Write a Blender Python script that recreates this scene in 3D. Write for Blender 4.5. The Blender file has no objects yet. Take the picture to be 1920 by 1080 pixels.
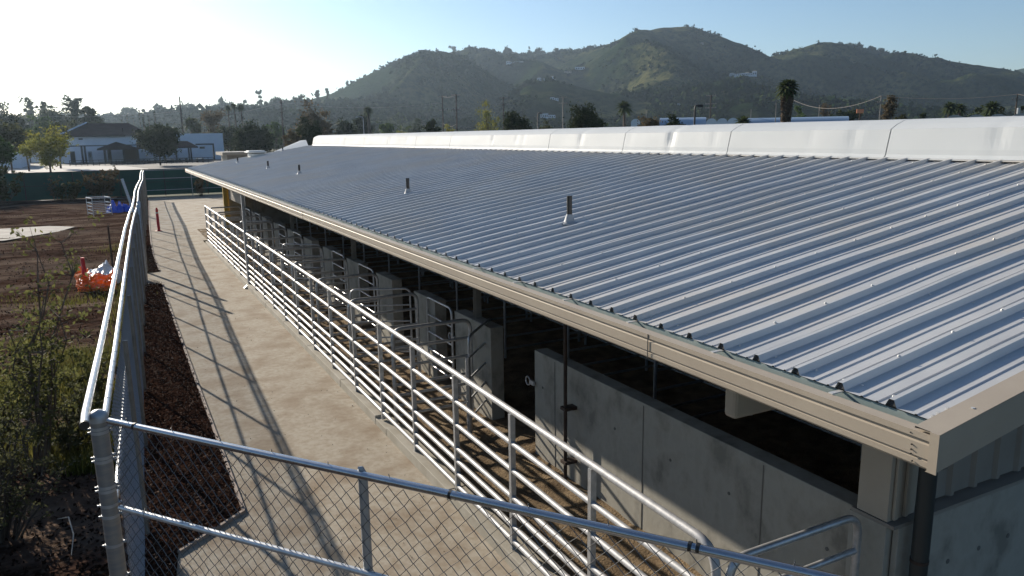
import bpy, math, random
import numpy as np
from mathutils import Vector, Matrix, noise
random.seed(7); rng = np.random.default_rng(7)
D = bpy.data; C = bpy.context; S = C.scene; COL = S.collection
PI = math.pi
H = 4.43                                   # camera height above the path
SUN_AZ, SUN_EL = -15.2, 20.0

# ------------------------------------------------------------------ camera
cr = Vector((0.886141, -0.463187, -0.014543)); cu = Vector((0.104135, 0.168447, 0.980195)); cf = Vector((0.451563, 0.870105, -0.197502))
FPX = 1422.92
cam_d = D.cameras.new('camera'); cam = D.objects.new('camera', cam_d); COL.objects.link(cam)
cam.matrix_world = Matrix(((cr.x, cu.x, -cf.x, 0), (cr.y, cu.y, -cf.y, 0), (cr.z, cu.z, -cf.z, H), (0, 0, 0, 1)))
cam_d.sensor_width = 36; cam_d.lens = FPX/1920*36; cam_d.clip_end = 20000; cam_d.clip_start = .05
S.camera = cam
def ray(px, py): return cf + cr*((px-960)/FPX) + cu*((540-py)/FPX)
def at(px, py, Y):                          # point at northing Y seen at a place of the photo
    v = ray(px, py); return Vector((v.x*Y/v.y, Y, H+v.z*Y/v.y))
def atd(px, py, d):
    v = ray(px, py); k = d/math.hypot(v.x, v.y); return Vector((v.x*k, v.y*k, H+v.z*k))

# ------------------------------------------------------------------ materials
def M(name, rgb, rough=.6, metal=0., spec=.5, var=None, scale=1., detail=4., bump=0., bscale=20., bdist=.01, var2=None, scale2=.3, stretch=(1, 1, 1), trans=0., mix=(.4, .65)):
    m = D.materials.new(name); m.use_nodes = True; nt = m.node_tree; n = nt.nodes; l = nt.links
    b = n['Principled BSDF']; b.inputs['Roughness'].default_value = rough; b.inputs['Metallic'].default_value = metal
    b.inputs['Specular IOR Level'].default_value = spec
    b.inputs['Base Color'].default_value = (*rgb, 1)
    tc = n.new('ShaderNodeTexCoord'); mp = n.new('ShaderNodeMapping'); mp.inputs['Scale'].default_value = stretch
    l.new(tc.outputs['Object'], mp.inputs['Vector'])
    col = None
    def nz(sc, dt):
        t = n.new('ShaderNodeTexNoise'); t.inputs['Scale'].default_value = sc; t.inputs['Detail'].default_value = dt; t.inputs['Roughness'].default_value = .6
        l.new(mp.outputs[0], t.inputs['Vector']); return t
    if var:
        t = nz(scale, detail); rp = n.new('ShaderNodeValToRGB')
        rp.color_ramp.elements[0].position = mix[0]; rp.color_ramp.elements[1].position = mix[1]
        rp.color_ramp.elements[0].color = (*rgb, 1); rp.color_ramp.elements[1].color = (*var, 1)
        l.new(t.outputs['Fac'], rp.inputs[0]); col = rp.outputs[0]
        if var2:
            t2 = nz(scale2, 5); r2 = n.new('ShaderNodeValToRGB'); r2.color_ramp.elements[0].position = .45; r2.color_ramp.elements[1].position = .65
            l.new(t2.outputs['Fac'], r2.inputs[0])
            mx = n.new('ShaderNodeMix'); mx.data_type = 'RGBA'; l.new(r2.outputs[0], mx.inputs[0]); l.new(col, mx.inputs[6]); mx.inputs[7].default_value = (*var2, 1)
            col = mx.outputs[2]
        l.new(col, b.inputs['Base Color'])
    if bump:
        t = nz(bscale, 6); bp = n.new('ShaderNodeBump'); bp.inputs['Strength'].default_value = bump; bp.inputs['Distance'].default_value = bdist
        l.new(t.outputs['Fac'], bp.inputs['Height']); l.new(bp.outputs[0], b.inputs['Normal'])
    if trans:
        tr = n.new('ShaderNodeBsdfTranslucent'); tr.inputs[0].default_value = (*[min(1, c*1.6) for c in (var or rgb)], 1)
        if col: l.new(col, tr.inputs[0])
        ms = n.new('ShaderNodeMixShader'); ms.inputs[0].default_value = trans
        l.new(b.outputs[0], ms.inputs[1]); l.new(tr.outputs[0], ms.inputs[2]); l.new(ms.outputs[0], n['Material Output'].inputs['Surface'])
    return m
galv = M('galvanised_steel', (.38, .39, .40), .42, .65, var=(.50, .51, .52), scale=14, bump=.15, bscale=60, bdist=.002)
rail_m = M('rail_zinc', (.42, .415, .415), .55, .35, .35, var=(.31, .315, .32), scale=16, detail=6, bump=.3, bscale=45, bdist=.002)
galv_bright = M('bright_galvanised', (.58, .585, .59), .36, .6, var=(.46, .47, .48), scale=13, bump=.08, bscale=50, bdist=.001)
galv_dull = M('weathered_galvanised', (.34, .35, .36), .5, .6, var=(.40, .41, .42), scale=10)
wire = M('chain_link_wire', (.11, .112, .115), .5, .4)
chrome = M('polished_pipe', (.42, .44, .47), .24, .92, var=(.36, .38, .41), scale=6, stretch=(1, 1, 1))
wire_side = M('side_wire', (.27, .28, .295), .5, .4)
black_tape = M('black_tape', (.01, .01, .01), .5)
roofm = M('roof_sheet', (.535, .535, .525), .48, .32, .2, var=(.46, .465, .465), scale=1.3, var2=(.53, .50, .455), scale2=.55, bump=.05, bscale=3, bdist=.01)
capm = M('ridge_sheet', (.49, .51, .515), .6, 0, .2, var=(.46, .485, .495), scale=.8, bump=.12, bscale=2.2, bdist=.01)
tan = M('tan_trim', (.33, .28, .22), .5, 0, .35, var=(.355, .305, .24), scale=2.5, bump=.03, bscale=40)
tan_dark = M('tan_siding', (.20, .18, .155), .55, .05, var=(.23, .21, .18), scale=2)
trough = M('gutter_inside', (.22, .28, .28), .5, .2, var=(.28, .33, .32), scale=5)
closure = M('foam_closure', (.035, .035, .036), .9)
conc = M('wall_concrete', (.275, .262, .225), .85, 0, .3, var=(.37, .35, .30), scale=2.6, detail=14, var2=(.175, .165, .14), scale2=2.6, bump=.35, bscale=9, bdist=.01, stretch=(1, 1, .75))
conc_dirty = M('path_concrete', (.345, .306, .245), .9, 0, .2, var=(.262, .215, .155), scale=11, detail=16, var2=(.225, .172, .118), scale2=1.5, bump=.35, bscale=90, bdist=.004, stretch=(1, .9, 1), mix=(.42, .70))
conc_pale = M('pale_concrete', (.42, .40, .37), .85, 0, .3, var=(.33, .31, .28), scale=.5)
kerbm = M('kerb_concrete', (.28, .255, .205), .85, 0, .3, var=(.34, .315, .265), scale=2.5, bump=.4, bscale=40, bdist=.005)
edgem = M('edging_board', (.34, .27, .22), .85, var=(.24, .18, .14), scale=6)
mulch = M('mulch', (.017, .009, .0065), .95, 0, .0, var=(.080, .046, .034), scale=22, detail=8, bump=1, bscale=28, bdist=.06, mix=(.42, .72))
dirt = M('dirt', (.022, .0125, .009), .95, 0, 0, var=(.090, .056, .042), scale=2.2, detail=16, var2=(.15, .112, .086), scale2=.45, bump=1, bscale=6, bdist=.15, stretch=(.55, 1.5, 1), mix=(.38, .66))
field = M('ground_cover', (.05, .055, .025), .95, 0, .1, var=(.10, .085, .05), scale=.05, detail=8, var2=(.04, .05, .022), scale2=.02)
sand = M('pen_sand', (.14, .10, .062), .95, 0, .05, var=(.27, .20, .125), scale=3, detail=10, bump=1, bscale=38, bdist=.05, mix=(.38, .62))
grassm = M('grass', (.085, .095, .022), .8, 0, .1, var=(.19, .165, .05), scale=3, trans=.35)
bark = M('bark', (.07, .05, .035), .9, var=(.12, .09, .065), scale=8)
rust = M('rusty_steel', (.035, .025, .02), .7, .3, var=(.06, .035, .025), scale=9)
white_wall = M('white_stucco', (.60, .65, .72), .85, var=(.54, .59, .66), scale=.4)
shingle = M('brown_shingle', (.020, .020, .024), .95, 0, .0, var=(.030, .030, .036), scale=.6)
darkmet = M('dark_metal', (.02, .022, .026), .55, .3)
green_screen = M('green_windscreen', (.008, .055, .042), .85, var=(.016, .080, .058), scale=.4, bump=.3, bscale=1.2, bdist=.1)
blue_tarp = M('blue_tarp', (.01, .08, .55), .4, bump=.6, bscale=4, bdist=.1)
orange_net = M('orange_net', (.72, .23, .03), .6, trans=.3)
redp = M('red_plastic', (.55, .02, .015), .45)
whitep = M('white_plastic', (.62, .62, .60), .5, bump=.5, bscale=6, bdist=.03)
yellow = M('yellow_steel', (.42, .28, .04), .5)
black_pipe = M('black_pipe', (.012, .012, .013), .45)
glass = M('window_dark', (.02, .025, .03), .15)
polym = M('poly_film', (.55, .60, .66), .35, var=(.62, .66, .70), scale=.3)
poly_blue = M('poly_side', (.22, .30, .40), .4)
lead = M('pipe_flashing', (.28, .30, .32), .6, 0)
def leafm(name, a, b, t=.35, sc=.6): return M(name, a, .75, 0, .08, var=b, scale=sc, detail=6, trans=t, mix=(.35, .7))
L_dark = leafm('leaf_dark', (.015, .027, .009), (.045, .058, .017), .15)
L_olive = leafm('leaf_olive', (.040, .048, .020), (.085, .085, .035))
L_green = leafm('leaf_green', (.035, .065, .020), (.08, .12, .035))
L_yel = leafm('leaf_yellow_green', (.10, .12, .025), (.24, .22, .05), .5)
L_haze = leafm('leaf_grey_green', (.040, .055, .035), (.075, .090, .055), .3)
L_brown = leafm('leaf_brown', (.075, .058, .032), (.13, .10, .055), .3)
L_near = leafm('leaf_near', (.055, .062, .024), (.155, .155, .055), .5, 5)
palm_m = leafm('palm_frond', (.030, .045, .018), (.07, .09, .035), .3)
thatch = M('palm_thatch', (.13, .10, .075), .95, 0, 0, var=(.22, .175, .135), scale=2, bump=1, bscale=5, bdist=.2)
hillm = M('hill_scrub', (.018, .032, .012), .95, 0, 0, var=(.100, .098, .040), scale=.008, detail=15, var2=(.010, .020, .007), scale2=.10, bump=1, bscale=.12, bdist=6, mix=(.44, .68))
scrubm = M('scrub', (.010, .022, .007), .95, 0, 0, var=(.040, .055, .018), scale=.03, detail=5)

# ------------------------------------------------------------------ helpers
class MB:
    def __init__(s): s.v = []; s.f = []; s.mi = []
    def add(s, vs, fs, mi=0):
        o = len(s.v); s.v += [tuple(v) for v in vs]; s.f += [tuple(i+o for i in f) for f in fs]; s.mi += [mi]*len(fs); return s
    def box(s, x0, x1, y0, y1, z0, z1, mi=0):
        return s.add([(x0,y0,z0),(x1,y0,z0),(x1,y1,z0),(x0,y1,z0),(x0,y0,z1),(x1,y0,z1),(x1,y1,z1),(x0,y1,z1)],
                     [(3,2,1,0),(4,5,6,7),(0,1,5,4),(1,2,6,5),(2,3,7,6),(3,0,4,7)], mi)
    def obox(s, c, ang, sx, sy, z0, z1, mi=0):
        ca, sa = math.cos(ang), math.sin(ang)
        p = [(c[0]+x*ca-y*sa, c[1]+x*sa+y*ca) for x, y in ((-sx/2,-sy/2),(sx/2,-sy/2),(sx/2,sy/2),(-sx/2,sy/2))]
        return s.add([(x,y,z0) for x,y in p]+[(x,y,z1) for x,y in p], [(3,2,1,0),(4,5,6,7),(0,1,5,4),(1,2,6,5),(2,3,7,6),(3,0,4,7)], mi)
    def tube(s, pts, r, n=8, cap=True, mi=0):
        pts = [Vector(p) for p in pts]; rs = r if isinstance(r, (list, tuple)) else [r]*len(pts)
        vs = []; prev = None
        for i, p in enumerate(pts):
            if i == 0: d = pts[1]-p
            elif i == len(pts)-1: d = p-pts[i-1]
            else: d = (pts[i+1]-p).normalized()+(p-pts[i-1]).normalized()
            d.normalize()
            if prev is None:
                a = Vector((0,0,1)) if abs(d.z) < .9 else Vector((1,0,0)); u = d.cross(a).normalized()
            else: u = (prev-d*prev.dot(d)).normalized()
            prev = u; w = d.cross(u)
            for k in range(n): t = 2*PI*k/n; vs.append(p+(u*math.cos(t)+w*math.sin(t))*rs[i])
        fs = [(i*n+k, i*n+(k+1)%n, (i+1)*n+(k+1)%n, (i+1)*n+k) for i in range(len(pts)-1) for k in range(n)]
        if cap:                              # caps on their own vertices keep the pipe's shading clean
            m = len(vs); vs += vs[:n]+vs[m-n:m]; fs += [tuple(m+k for k in range(n))[::-1], tuple(m+n+k for k in range(n))]
        return s.add(vs, fs, mi)
    def sweep_y(s, prof, ys, mi=0, closed=False, dz=None):
        n = len(prof); vs = []
        for j, y in enumerate(ys):
            for (x, z) in prof: vs.append((x, y, z+(dz(x, y) if dz else 0)))
        m = n if closed else n-1
        fs = [(j*n+i, j*n+(i+1)%n, (j+1)*n+(i+1)%n, (j+1)*n+i) for j in range(len(ys)-1) for i in range(m)]
        if closed: fs += [tuple(range(n))[::-1], tuple((len(ys)-1)*n+i for i in range(n))]
        return s.add(vs, fs, mi)
    def build(s, name, mat, parent=None, smooth=False, bevel=0, origin=None):
        me = D.meshes.new(name)
        vs = s.v
        if origin is not None: vs = [(v[0]-origin[0], v[1]-origin[1], v[2]-origin[2]) for v in vs]
        me.from_pydata(vs, [], s.f)
        for m in (mat if isinstance(mat, (list, tuple)) else [mat]): me.materials.append(m)
        me.polygons.foreach_set('material_index', s.mi)
        if smooth: me.polygons.foreach_set('use_smooth', [True]*len(me.polygons))
        me.update(); return link(name, me, parent, bevel, origin)
def link(name, me, parent=None, bevel=0, origin=None):
    o = D.objects.new(name, me); COL.objects.link(o)
    if parent is not None: o.parent = parent
    if origin is not None: o.location = origin
    if bevel:
        b = o.modifiers.new('bevel', 'BEVEL'); b.width = bevel; b.segments = 2; b.limit_method = 'ANGLE'
    return o
def fast(name, V, F, mat, parent=None, mi=None, smooth=False):          # big numpy meshes
    me = D.meshes.new(name); V = np.asarray(V, np.float32); F = np.asarray(F, np.int32); k = F.shape[1]
    me.vertices.add(len(V)); me.vertices.foreach_set('co', V.ravel())
    me.loops.add(F.size); me.loops.foreach_set('vertex_index', F.ravel())
    me.polygons.add(len(F)); me.polygons.foreach_set('loop_start', np.arange(0, F.size, k, dtype=np.int32)); me.polygons.foreach_set('loop_total', np.full(len(F), k, np.int32))
    for m in (mat if isinstance(mat, (list, tuple)) else [mat]): me.materials.append(m)
    if mi is not None: me.polygons.foreach_set('material_index', np.asarray(mi, np.int32))
    me.polygons.foreach_set('use_smooth', np.full(len(F), bool(smooth)))
    me.update(calc_edges=True); return link(name, me, parent)
def tag(o, label=None, cat=None, group=None, kind=None):
    if label: o['label'] = label
    if cat: o['category'] = cat
    if group: o['group'] = group
    if kind: o['kind'] = kind
    return o
def thing(name, label, cat, loc=(0,0,0), rz=0, group=None):
    o = D.objects.new(name, None); COL.objects.link(o); o.location = loc; o.rotation_euler = (0,0,rz); o.empty_display_size = .2
    return tag(o, label, cat, group)
def dup(root, loc, rz=None, label=None, group=None):
    r = root.copy(); COL.objects.link(r); r.location = loc
    if rz is not None: r.rotation_euler = (0,0,rz)
    if label: r['label'] = label
    if group: r['group'] = group
    for ch in root.children:
        c = ch.copy(); COL.objects.link(c); c.parent = r
        for g in ch.children:
            d = g.copy(); COL.objects.link(d); d.parent = c
    return r
def leaves(cent, size, flat=.0):
    N = len(cent); a = rng.normal(size=(N,3)); a /= np.linalg.norm(a, axis=1)[:,None]
    b = rng.normal(size=(N,3)); b[:,2] *= (1-flat); b -= a*(a*b).sum(1)[:,None]; b /= np.linalg.norm(b, axis=1)[:,None]
    s = size*(.6+.8*rng.random((N,1)))
    V = np.stack([cent-a*s-b*s*.15, cent-b*s*.55, cent+a*s+b*s*.1, cent+b*s*.55], 1).reshape(-1,3)
    return V, np.arange(N*4).reshape(-1,4)

# ------------------------------------------------------------------ world and sun
w = D.worlds.new('World'); S.world = w; w.use_nodes = True; nt = w.node_tree
sky = nt.nodes.new('ShaderNodeTexSky'); sky.sky_type = 'NISHITA'; sky.sun_disc = False
sky.sun_elevation = math.radians(SUN_EL); sky.sun_rotation = math.radians(SUN_AZ)
sky.altitude = 100; sky.air_density = 1.0; sky.dust_density = .35; sky.ozone_density = 3.6
nt.links.new(sky.outputs[0], nt.nodes['Background'].inputs[0]); nt.nodes['Background'].inputs[1].default_value = .070
sd = D.lights.new('sun', 'SUN'); sd.energy = 5.0; sd.angle = math.radians(.5); sd.color = (1, .90, .76)
so = D.objects.new('sun', sd); COL.objects.link(so)
az, el = math.radians(SUN_AZ), math.radians(SUN_EL)
sdir = Vector((math.sin(az)*math.cos(el), math.cos(az)*math.cos(el), math.sin(el)))
so.rotation_euler = sdir.to_track_quat('Z', 'Y').to_euler()
S.view_settings.view_transform = 'Standard'; S.view_settings.look = 'None'; S.view_settings.gamma = 1; S.view_settings.exposure = .86

# ================================================================== GROUND
FY = [6.2, 8.3, 10.9, 14.8, 20, 25, 27, 30.8, 36.5, 42.7, 48.7, 59.4, 66]
FX = [-.235, -.154, -.063, .072, .259, .475, .585, .735, .92, 1.21, 1.53, 1.91, 2.2]
def fx(y): return float(np.interp(y, FY, FX))
def ftop(y): return 2.43-.27*max(0, min(1, (y-6)/60))
def sheet(name, poly, z, mat, kind='structure', parent=None):
    mb = MB(); mb.add([(x, y, z) for x, y in poly], [tuple(range(len(poly)))]); o = mb.build(name, mat, parent)
    if kind: o['kind'] = kind
    return o
# far ground as one sheet reaching the horizon
n = 90; xs = np.linspace(-1, 1, n); g = np.sign(xs)*np.abs(xs)**3*3600
X, Y = np.meshgrid(g, g); Z = np.full_like(X, -.06)
idx = np.arange(n*n).reshape(n, n); F = np.stack([idx[:-1,:-1], idx[:-1,1:], idx[1:,1:], idx[1:,:-1]], -1).reshape(-1,4)
fast('ground', np.stack([X, Y, Z], -1).reshape(-1,3), F, field)['kind'] = 'structure'
# dirt yard left of the side fence, gently uneven
def dirt_h(x, y):
    h = .09*noise.noise(Vector((x*.35, y*.35, 0)))+.05*noise.noise(Vector((x*1.1, y*1.4, 3)))+.02*noise.noise(Vector((x*3.5, y*3.5, 7)))
    h += .16*max(0, noise.noise(Vector((x*.25, y*.9, 11)))-.1)
    return h*min(1, max(0, (fx(y)-.1-x)/.6))+.03
xs = [-40+40*((i/60)**.55) for i in range(61)]; xs = [x for x in xs]
ys = list(np.arange(3, 20, .16))+list(np.arange(20, 45, .3))+list(np.arange(45, 74, .6))
V = []
for y in ys:
    for i in range(61):
        t = (i/60)**.5; x = -42+(fx(y)+42+.02)*t; V.append((x, y, dirt_h(x, y)))
nx = 61; idx = np.arange(len(V)).reshape(-1, nx); F = np.stack([idx[:-1,:-1], idx[:-1,1:], idx[1:,1:], idx[1:,:-1]], -1).reshape(-1,4)
fast('dirt_yard', V, F, dirt, smooth=True)['kind'] = 'structure'
# path
pathL = [(.99, 9.02), (.99, 15.2), (1.0, 20), (1.02, 24.8), (1.05, 26.0), (.56, 26.1), (.66, 28.3), (1.11, 28.4), (1.1, 32.5), (1.22, 37), (1.5, 45), (2.28, 64), (2.3, 66.5)]
sheet('path', [(-.1, 7.9), (.21, 8.39)]+pathL+[(16, 67), (20, 41.8), (3.3, 41.8), (3.3, 1.2), (3.3, -2), (-3, -2), (-3, 5)], .008, conc_dirty)
sheet('apron', [(3.3, 36.3), (20, 36.3), (20, 41.8), (3.3, 41.8)], .012, conc_dirty)
# mulch bed between side fence and path
mb = MB(); my = [5.5+i*.25 for i in range(int((64-5.5)/.25))]
def pl(y):
    if y < 8.39: return -.1+(y-5.5)*.1
    if y < 9.02: return .21+(y-8.39)/.63*.78
    return float(np.interp(y, [9.02, 24.8, 28.4, 32.5, 37, 45, 64], [.99, 1.02, 1.11, 1.1, 1.22, 1.5, 2.28]))
def mh(x, y, l, r): return .012+.035*min(1, (r-x)/.15, 1)*(.6+noise.noise(Vector((x*4, y*4, 0)))+.5*noise.noise(Vector((x*11, y*11, 2))))
V = []; F = []; q = 0
for a, b in ((5.5, 26.0), (28.35, 64)):
    yy = np.arange(a, b, .09 if a < 10 else .2)
    for y in yy:
        l, r = fx(y)-.02 if y > 6.2 else -1.2, pl(y)
        if y < 8.39: r = max(l+.05, -.1+(y-5.5)*.107)
        for i in range(15): x = l+(r-l)*i/14; V.append((x, y, mh(x, y, l, r)))
    k = len(yy); idx = np.arange(q, q+k*15).reshape(k, 15); q += k*15
    F.append(np.stack([idx[:-1,:-1], idx[:-1,1:], idx[1:,1:], idx[1:,:-1]], -1).reshape(-1,4))
fast('mulch_bed', V, np.concatenate(F), mulch, smooth=True)['kind'] = 'structure'
# chips of bark on the mulch and litter
cen = []
for _ in range(15000):
    y = 5.6+30*random.random()**1.6
    if 26 < y < 28.35: continue
    if random.random() < .75: l, r = fx(y), pl(y); x = random.uniform(l, r); cen.append((x, y, .035+mh(x, y, l, r)))
    else:
        x = fx(y)-random.random()**1.5*4; cen.append((x, y, dirt_h(x, y)+.015))
V, F = leaves(np.array(cen), .022, 0)
cl_ = []
for _ in range(9000):
    y = 8+52*random.random()**1.5; x = fx(y)-.2-(.25*y)*random.random(); cl_.append((x, y, dirt_h(x, y)+.01))
V2, F2 = leaves(np.array(cl_), .032, .3)
tag(fast('dirt_clods', V2, F2, M('clod', (.022, .013, .009), .95, 0, 0, var=(.15, .11, .085), scale=9, mix=(.5, .8))), kind='stuff')
chip = M('bark_chip', (.042, .022, .015), .9, 0, .1, var=(.15, .088, .060), scale=14, mix=(.5, .8))
tag(fast('bark_chips', V, F, chip), kind='stuff')
cl_ = [(random.uniform(1.0, 3.2), 7+30*random.random()**1.5, .016) for _ in range(380)]
V2, F2 = leaves(np.array(cl_), .010, .3)
tag(fast('path_litter', V2, F2, D.materials['clod']), kind='stuff')
# edging along the path
mb = MB()
for seg in ([(.21, 8.39), (.99, 9.02), (.99, 15.2), (1.0, 20), (1.02, 24.8), (1.05, 25.9)], [(1.11, 28.5), (1.1, 32.5), (1.22, 37), (1.5, 45), (2.28, 64)]):
    for (x0, y0), (x1, y1) in zip(seg, seg[1:]):
        d = Vector((x1-x0, y1-y0)).normalized(); nx_, ny_ = -d.y*.02, d.x*.02
        mb.add([(x0-nx_, y0-ny_, 0), (x1-nx_, y1-ny_, 0), (x1+nx_, y1+ny_, 0), (x0+nx_, y0+ny_, 0), (x0-nx_, y0-ny_, .045), (x1-nx_, y1-ny_, .045), (x1+nx_, y1+ny_, .045), (x0+nx_, y0+ny_, .045)],
               [(4,5,6,7), (0,1,5,4), (1,2,6,5), (2,3,7,6), (3,0,4,7)])
mb.build('path_edging', edgem)['kind'] = 'structure'
# kerb blocks under the pipe railing
mb = MB(); js = [1.2, 3.2, 5.6, 8.1, 10.47, 11.0, 13.07, 15.7, 18.17, 20.54, 22.7, 25.1, 27.5, 29.9, 32.3, 34.85]
for a, b in zip(js, js[1:]):
    low = .035 if abs(a-10.47) < .01 else 0
    mb.box(3.262+random.uniform(-.003, .003), 3.52, a+.008, b-.008, 0, .15-low-random.uniform(0, .006))
mb.build('kerb', kerbm, bevel=.008)['kind'] = 'structure'
# sandy pen floor
xs_ = np.linspace(3.5, 14.8, 80); ys_ = np.linspace(1.3, 41, 420)
V = [(x, y, .02+.035*noise.noise(Vector((x*3, y*3, 0)))+.02*noise.noise(Vector((x*9, y*9, 1)))) for y in ys_ for x in xs_]
idx = np.arange(len(V)).reshape(len(ys_), len(xs_)); F = np.stack([idx[:-1,:-1], idx[:-1,1:], idx[1:,1:], idx[1:,:-1]], -1).reshape(-1,4)
fast('pen_floor', V, F, sand, smooth=True)['kind'] = 'structure'
# slabs and courts seen beyond
sheet('concrete_pad', [(-9, 40.6), (-4.6, 40.8), (-2.6, 43.4), (-1.98, 45.3), (-3.2, 46.6), (-9, 46.5)], .10, M('dull_slab', (.13, .12, .11), .9, var=(.19, .18, .165), scale=1.2, detail=8))
sheet('sunlit_court', [(-60, 112), (3, 112), (5, 125), (5.2, 135), (2, 155), (-17, 176), (-60, 176)], .03, M('sunlit_paving', (.34, .32, .30), .9, var=(.29, .27, .25), scale=.08))  # sunlit stretch of the court, its outline and brightness put into a pale sheet
sheet('forecourt', [(-60, 100), (60, 100), (60, 240), (-60, 240)], .0, M('shaded_paving', (.06, .06, .062), .9, var=(.08, .08, .08), scale=.3))  # paving beyond the sunlit stretch, its shade put into a darker colour
sheet('far_paving', [(2.3, 67.2), (-14, 71.5), (-14, 70.5), (2.2, 66.6)], .02, conc_pale)

# ================================================================== BARN
MR = .1605
def rz_(x): return 3.06+MR*(x-3.36)
barn = thing('livestock_barn', 'long open sided barn with pale ribbed metal roof, white ridge vent and tan gutter', 'barn', (3.36, 3.3, 0))
BO = Vector((3.36, 3.3, 0))
def bp(mb, name, mat, smooth=False, bevel=0, parent=None):
    o = mb.build(name, mat, None, smooth, bevel)
    o.parent = parent or barn; o.matrix_parent_inverse = Matrix.Translation(-BO); return o
# ribbed sheets: profile across Y, extruded up the slope
RP = .3048; Y0 = 2.6497
prof = []                                  # (y, dz)
for k in range(-2, 127):
    y = Y0+k*RP
    for dy, z in ((-.032, 0), (-.014, .038), (.014, .038), (.033, 0), (.068, 0), (.074, .006), (.081, .006), (.087, 0), (.158, 0), (.164, .006), (.171, .006), (.178, 0)):
        yy = y+dy
        if 2.07 < yy < 41.15: prof.append((yy, z))
prof = [(2.06, 0)]+prof+[(41.16, 0)]
xs = [3.36]+[3.36+.5*i for i in range(1, 12)]+[9.36]
V = []
for x in xs:
    for y, z in prof:
        wob = .010*noise.noise(Vector((x*.55, y*.16, 5)))+.006*noise.noise(Vector((x*1.3, y*.7, 9)))
        V.append((x, y+.018*noise.noise(Vector((x*.5, round(y/.9144)*3.1, 1)))*(1 if 2.4 < y < 41 else 0), rz_(x)+z+wob*(0 if x == 3.36 else 1)))
n = len(prof); idx = np.arange(len(V)).reshape(-1, n)
F = np.stack([idx[:-1,:-1], idx[:-1,1:], idx[1:,1:], idx[1:,:-1]], -1).reshape(-1,4)
# screw heads belong to the sheet
SV = []; SF = []
def screw(x, y, z, r=.010):
    o = len(SV)
    for k in range(6): SV.append((x+r*math.cos(k*PI/3), y+r*math.sin(k*PI/3), z))
    for k in range(6): SV.append((x+r*.7*math.cos(k*PI/3), y+r*.7*math.sin(k*PI/3), z+.010))
    for k in range(6): SF.append((o+k, o+(k+1)%6, o+6+(k+1)%6, o+6+k))
    SF.append((o+6, o+7, o+8, o+9)); SF.append((o+9, o+10, o+11, o+6))
for k in range(0, 126, 3):
    y = Y0+k*RP; x = 3.83
    while x < 9.3: screw(x, y, rz_(x)+.038); x += .475
for x in (3.46, 4.9, 6.4, 7.9, 9.25):
    for k in range(-1, 126):
        screw(x, Y0+k*RP+.058, rz_(x)-.001); 
        if k < 30: screw(x+.01, Y0+k*RP-.05+RP, rz_(x)-.001, .009)
for k in range(-1, 126):                     # dark foam under the rib ends
    y = Y0+k*RP; o = len(SV); SV += [(3.368, y-.027, 3.062), (3.368, y+.027, 3.062), (3.368, y+.013, 3.088), (3.368, y-.013, 3.088)]; SF.append((o, o+1, o+2, o+3))
V = np.array(V); o = len(V); V = np.concatenate([V, np.array(SV)]); F = np.concatenate([F, np.array(SF)+o])
mi_ = np.zeros(len(F), int); mi_[-127:] = 1
ro = fast('roof_panel', V, F, [roofm, closure], mi=mi_); ro.parent = barn; ro.matrix_parent_inverse = Matrix.Translation(-BO)
# slab added under the sheets to block light, then the far slope
mb = MB(); mb.add([(3.40, 2.12, 3.045), (9.40, 2.12, rz_(9.4)-.02), (9.40, 41.1, rz_(9.4)-.02), (3.40, 41.1, 3.045), (3.40, 2.12, 2.99), (9.40, 2.12, rz_(9.4)-.08), (9.40, 41.1, rz_(9.4)-.08), (3.40, 41.1, 2.99)],
    [(0,1,2,3), (7,6,5,4), (0,4,5,1), (1,5,6,2), (2,6,7,3), (3,7,4,0)])
bp(mb, 'light_block_slab', tan_dark)
mb = MB(); xr = 16.6; zr = rz_(9.4)-MR*(xr-10.4)
pf = [(2.06, 0)]
for k in range(-2, 127):
    for dy, z in ((-.032, 0), (-.012, .031), (.012, .031), (.032, 0)):
        if 2.07 < Y0+k*RP+dy < 41.15: pf.append((Y0+k*RP+dy, z))
pf.append((41.16, 0)); V = [(x, y, z0+z) for x, z0 in ((10.4, rz_(9.4)), (xr, zr)) for y, z in pf]; n = len(pf)
mb.add(V, [(i, i+1, n+i+1, n+i) for i in range(n-1)])
bp(mb, 'far_roof_panel', roofm)
# gutter with stepped tan face
gy = [2.016]+[2.7+i*.7 for i in range(55)]+[41.18]
mb = MB()
gp = [(3.36, 2.862), (3.245, 2.862), (3.236, 2.874), (3.236, 2.902), (3.243, 2.906), (3.243, 2.912), (3.232, 2.918), (3.232, 2.985), (3.242, 2.992), (3.242, 3.004), (3.228, 3.010), (3.228, 3.040), (3.292, 3.046), (3.292, 3.030)]
wob = lambda x, y: .004*noise.noise(Vector((y*.35, 0, 4)))
mb.sweep_y(gp, gy, dz=wob)
gt = bp(mb, 'gutter', tan)
mb = MB(); mb.sweep_y([(3.290, 3.030), (3.287, 2.96), (3.375, 2.955), (3.375, 3.05)], gy, dz=wob); bp(mb, 'gutter_trough', trough, parent=gt)
gt.children[0].matrix_parent_inverse = Matrix.Identity(4)
for k in range(-1, 126, 3):
    y = Y0+k*RP+RP; mb = MB(); mb.box(3.285, 3.372, y-.014, y+.014, 3.047, 3.053)
    o = bp(mb, 'gutter_strap', roofm, parent=gt); o.matrix_parent_inverse = Matrix.Identity(4)
for y in (4.15, 15.1, 26.2, 37):
    mb = MB(); mb.box(3.2245, 3.2275, y-.004, y+.004, 2.864, 3.041)
    o = bp(mb, 'gutter_joint', closure, parent=gt); o.matrix_parent_inverse = Matrix.Identity(4)
mb = MB()                                   # rivets by the corner
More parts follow.
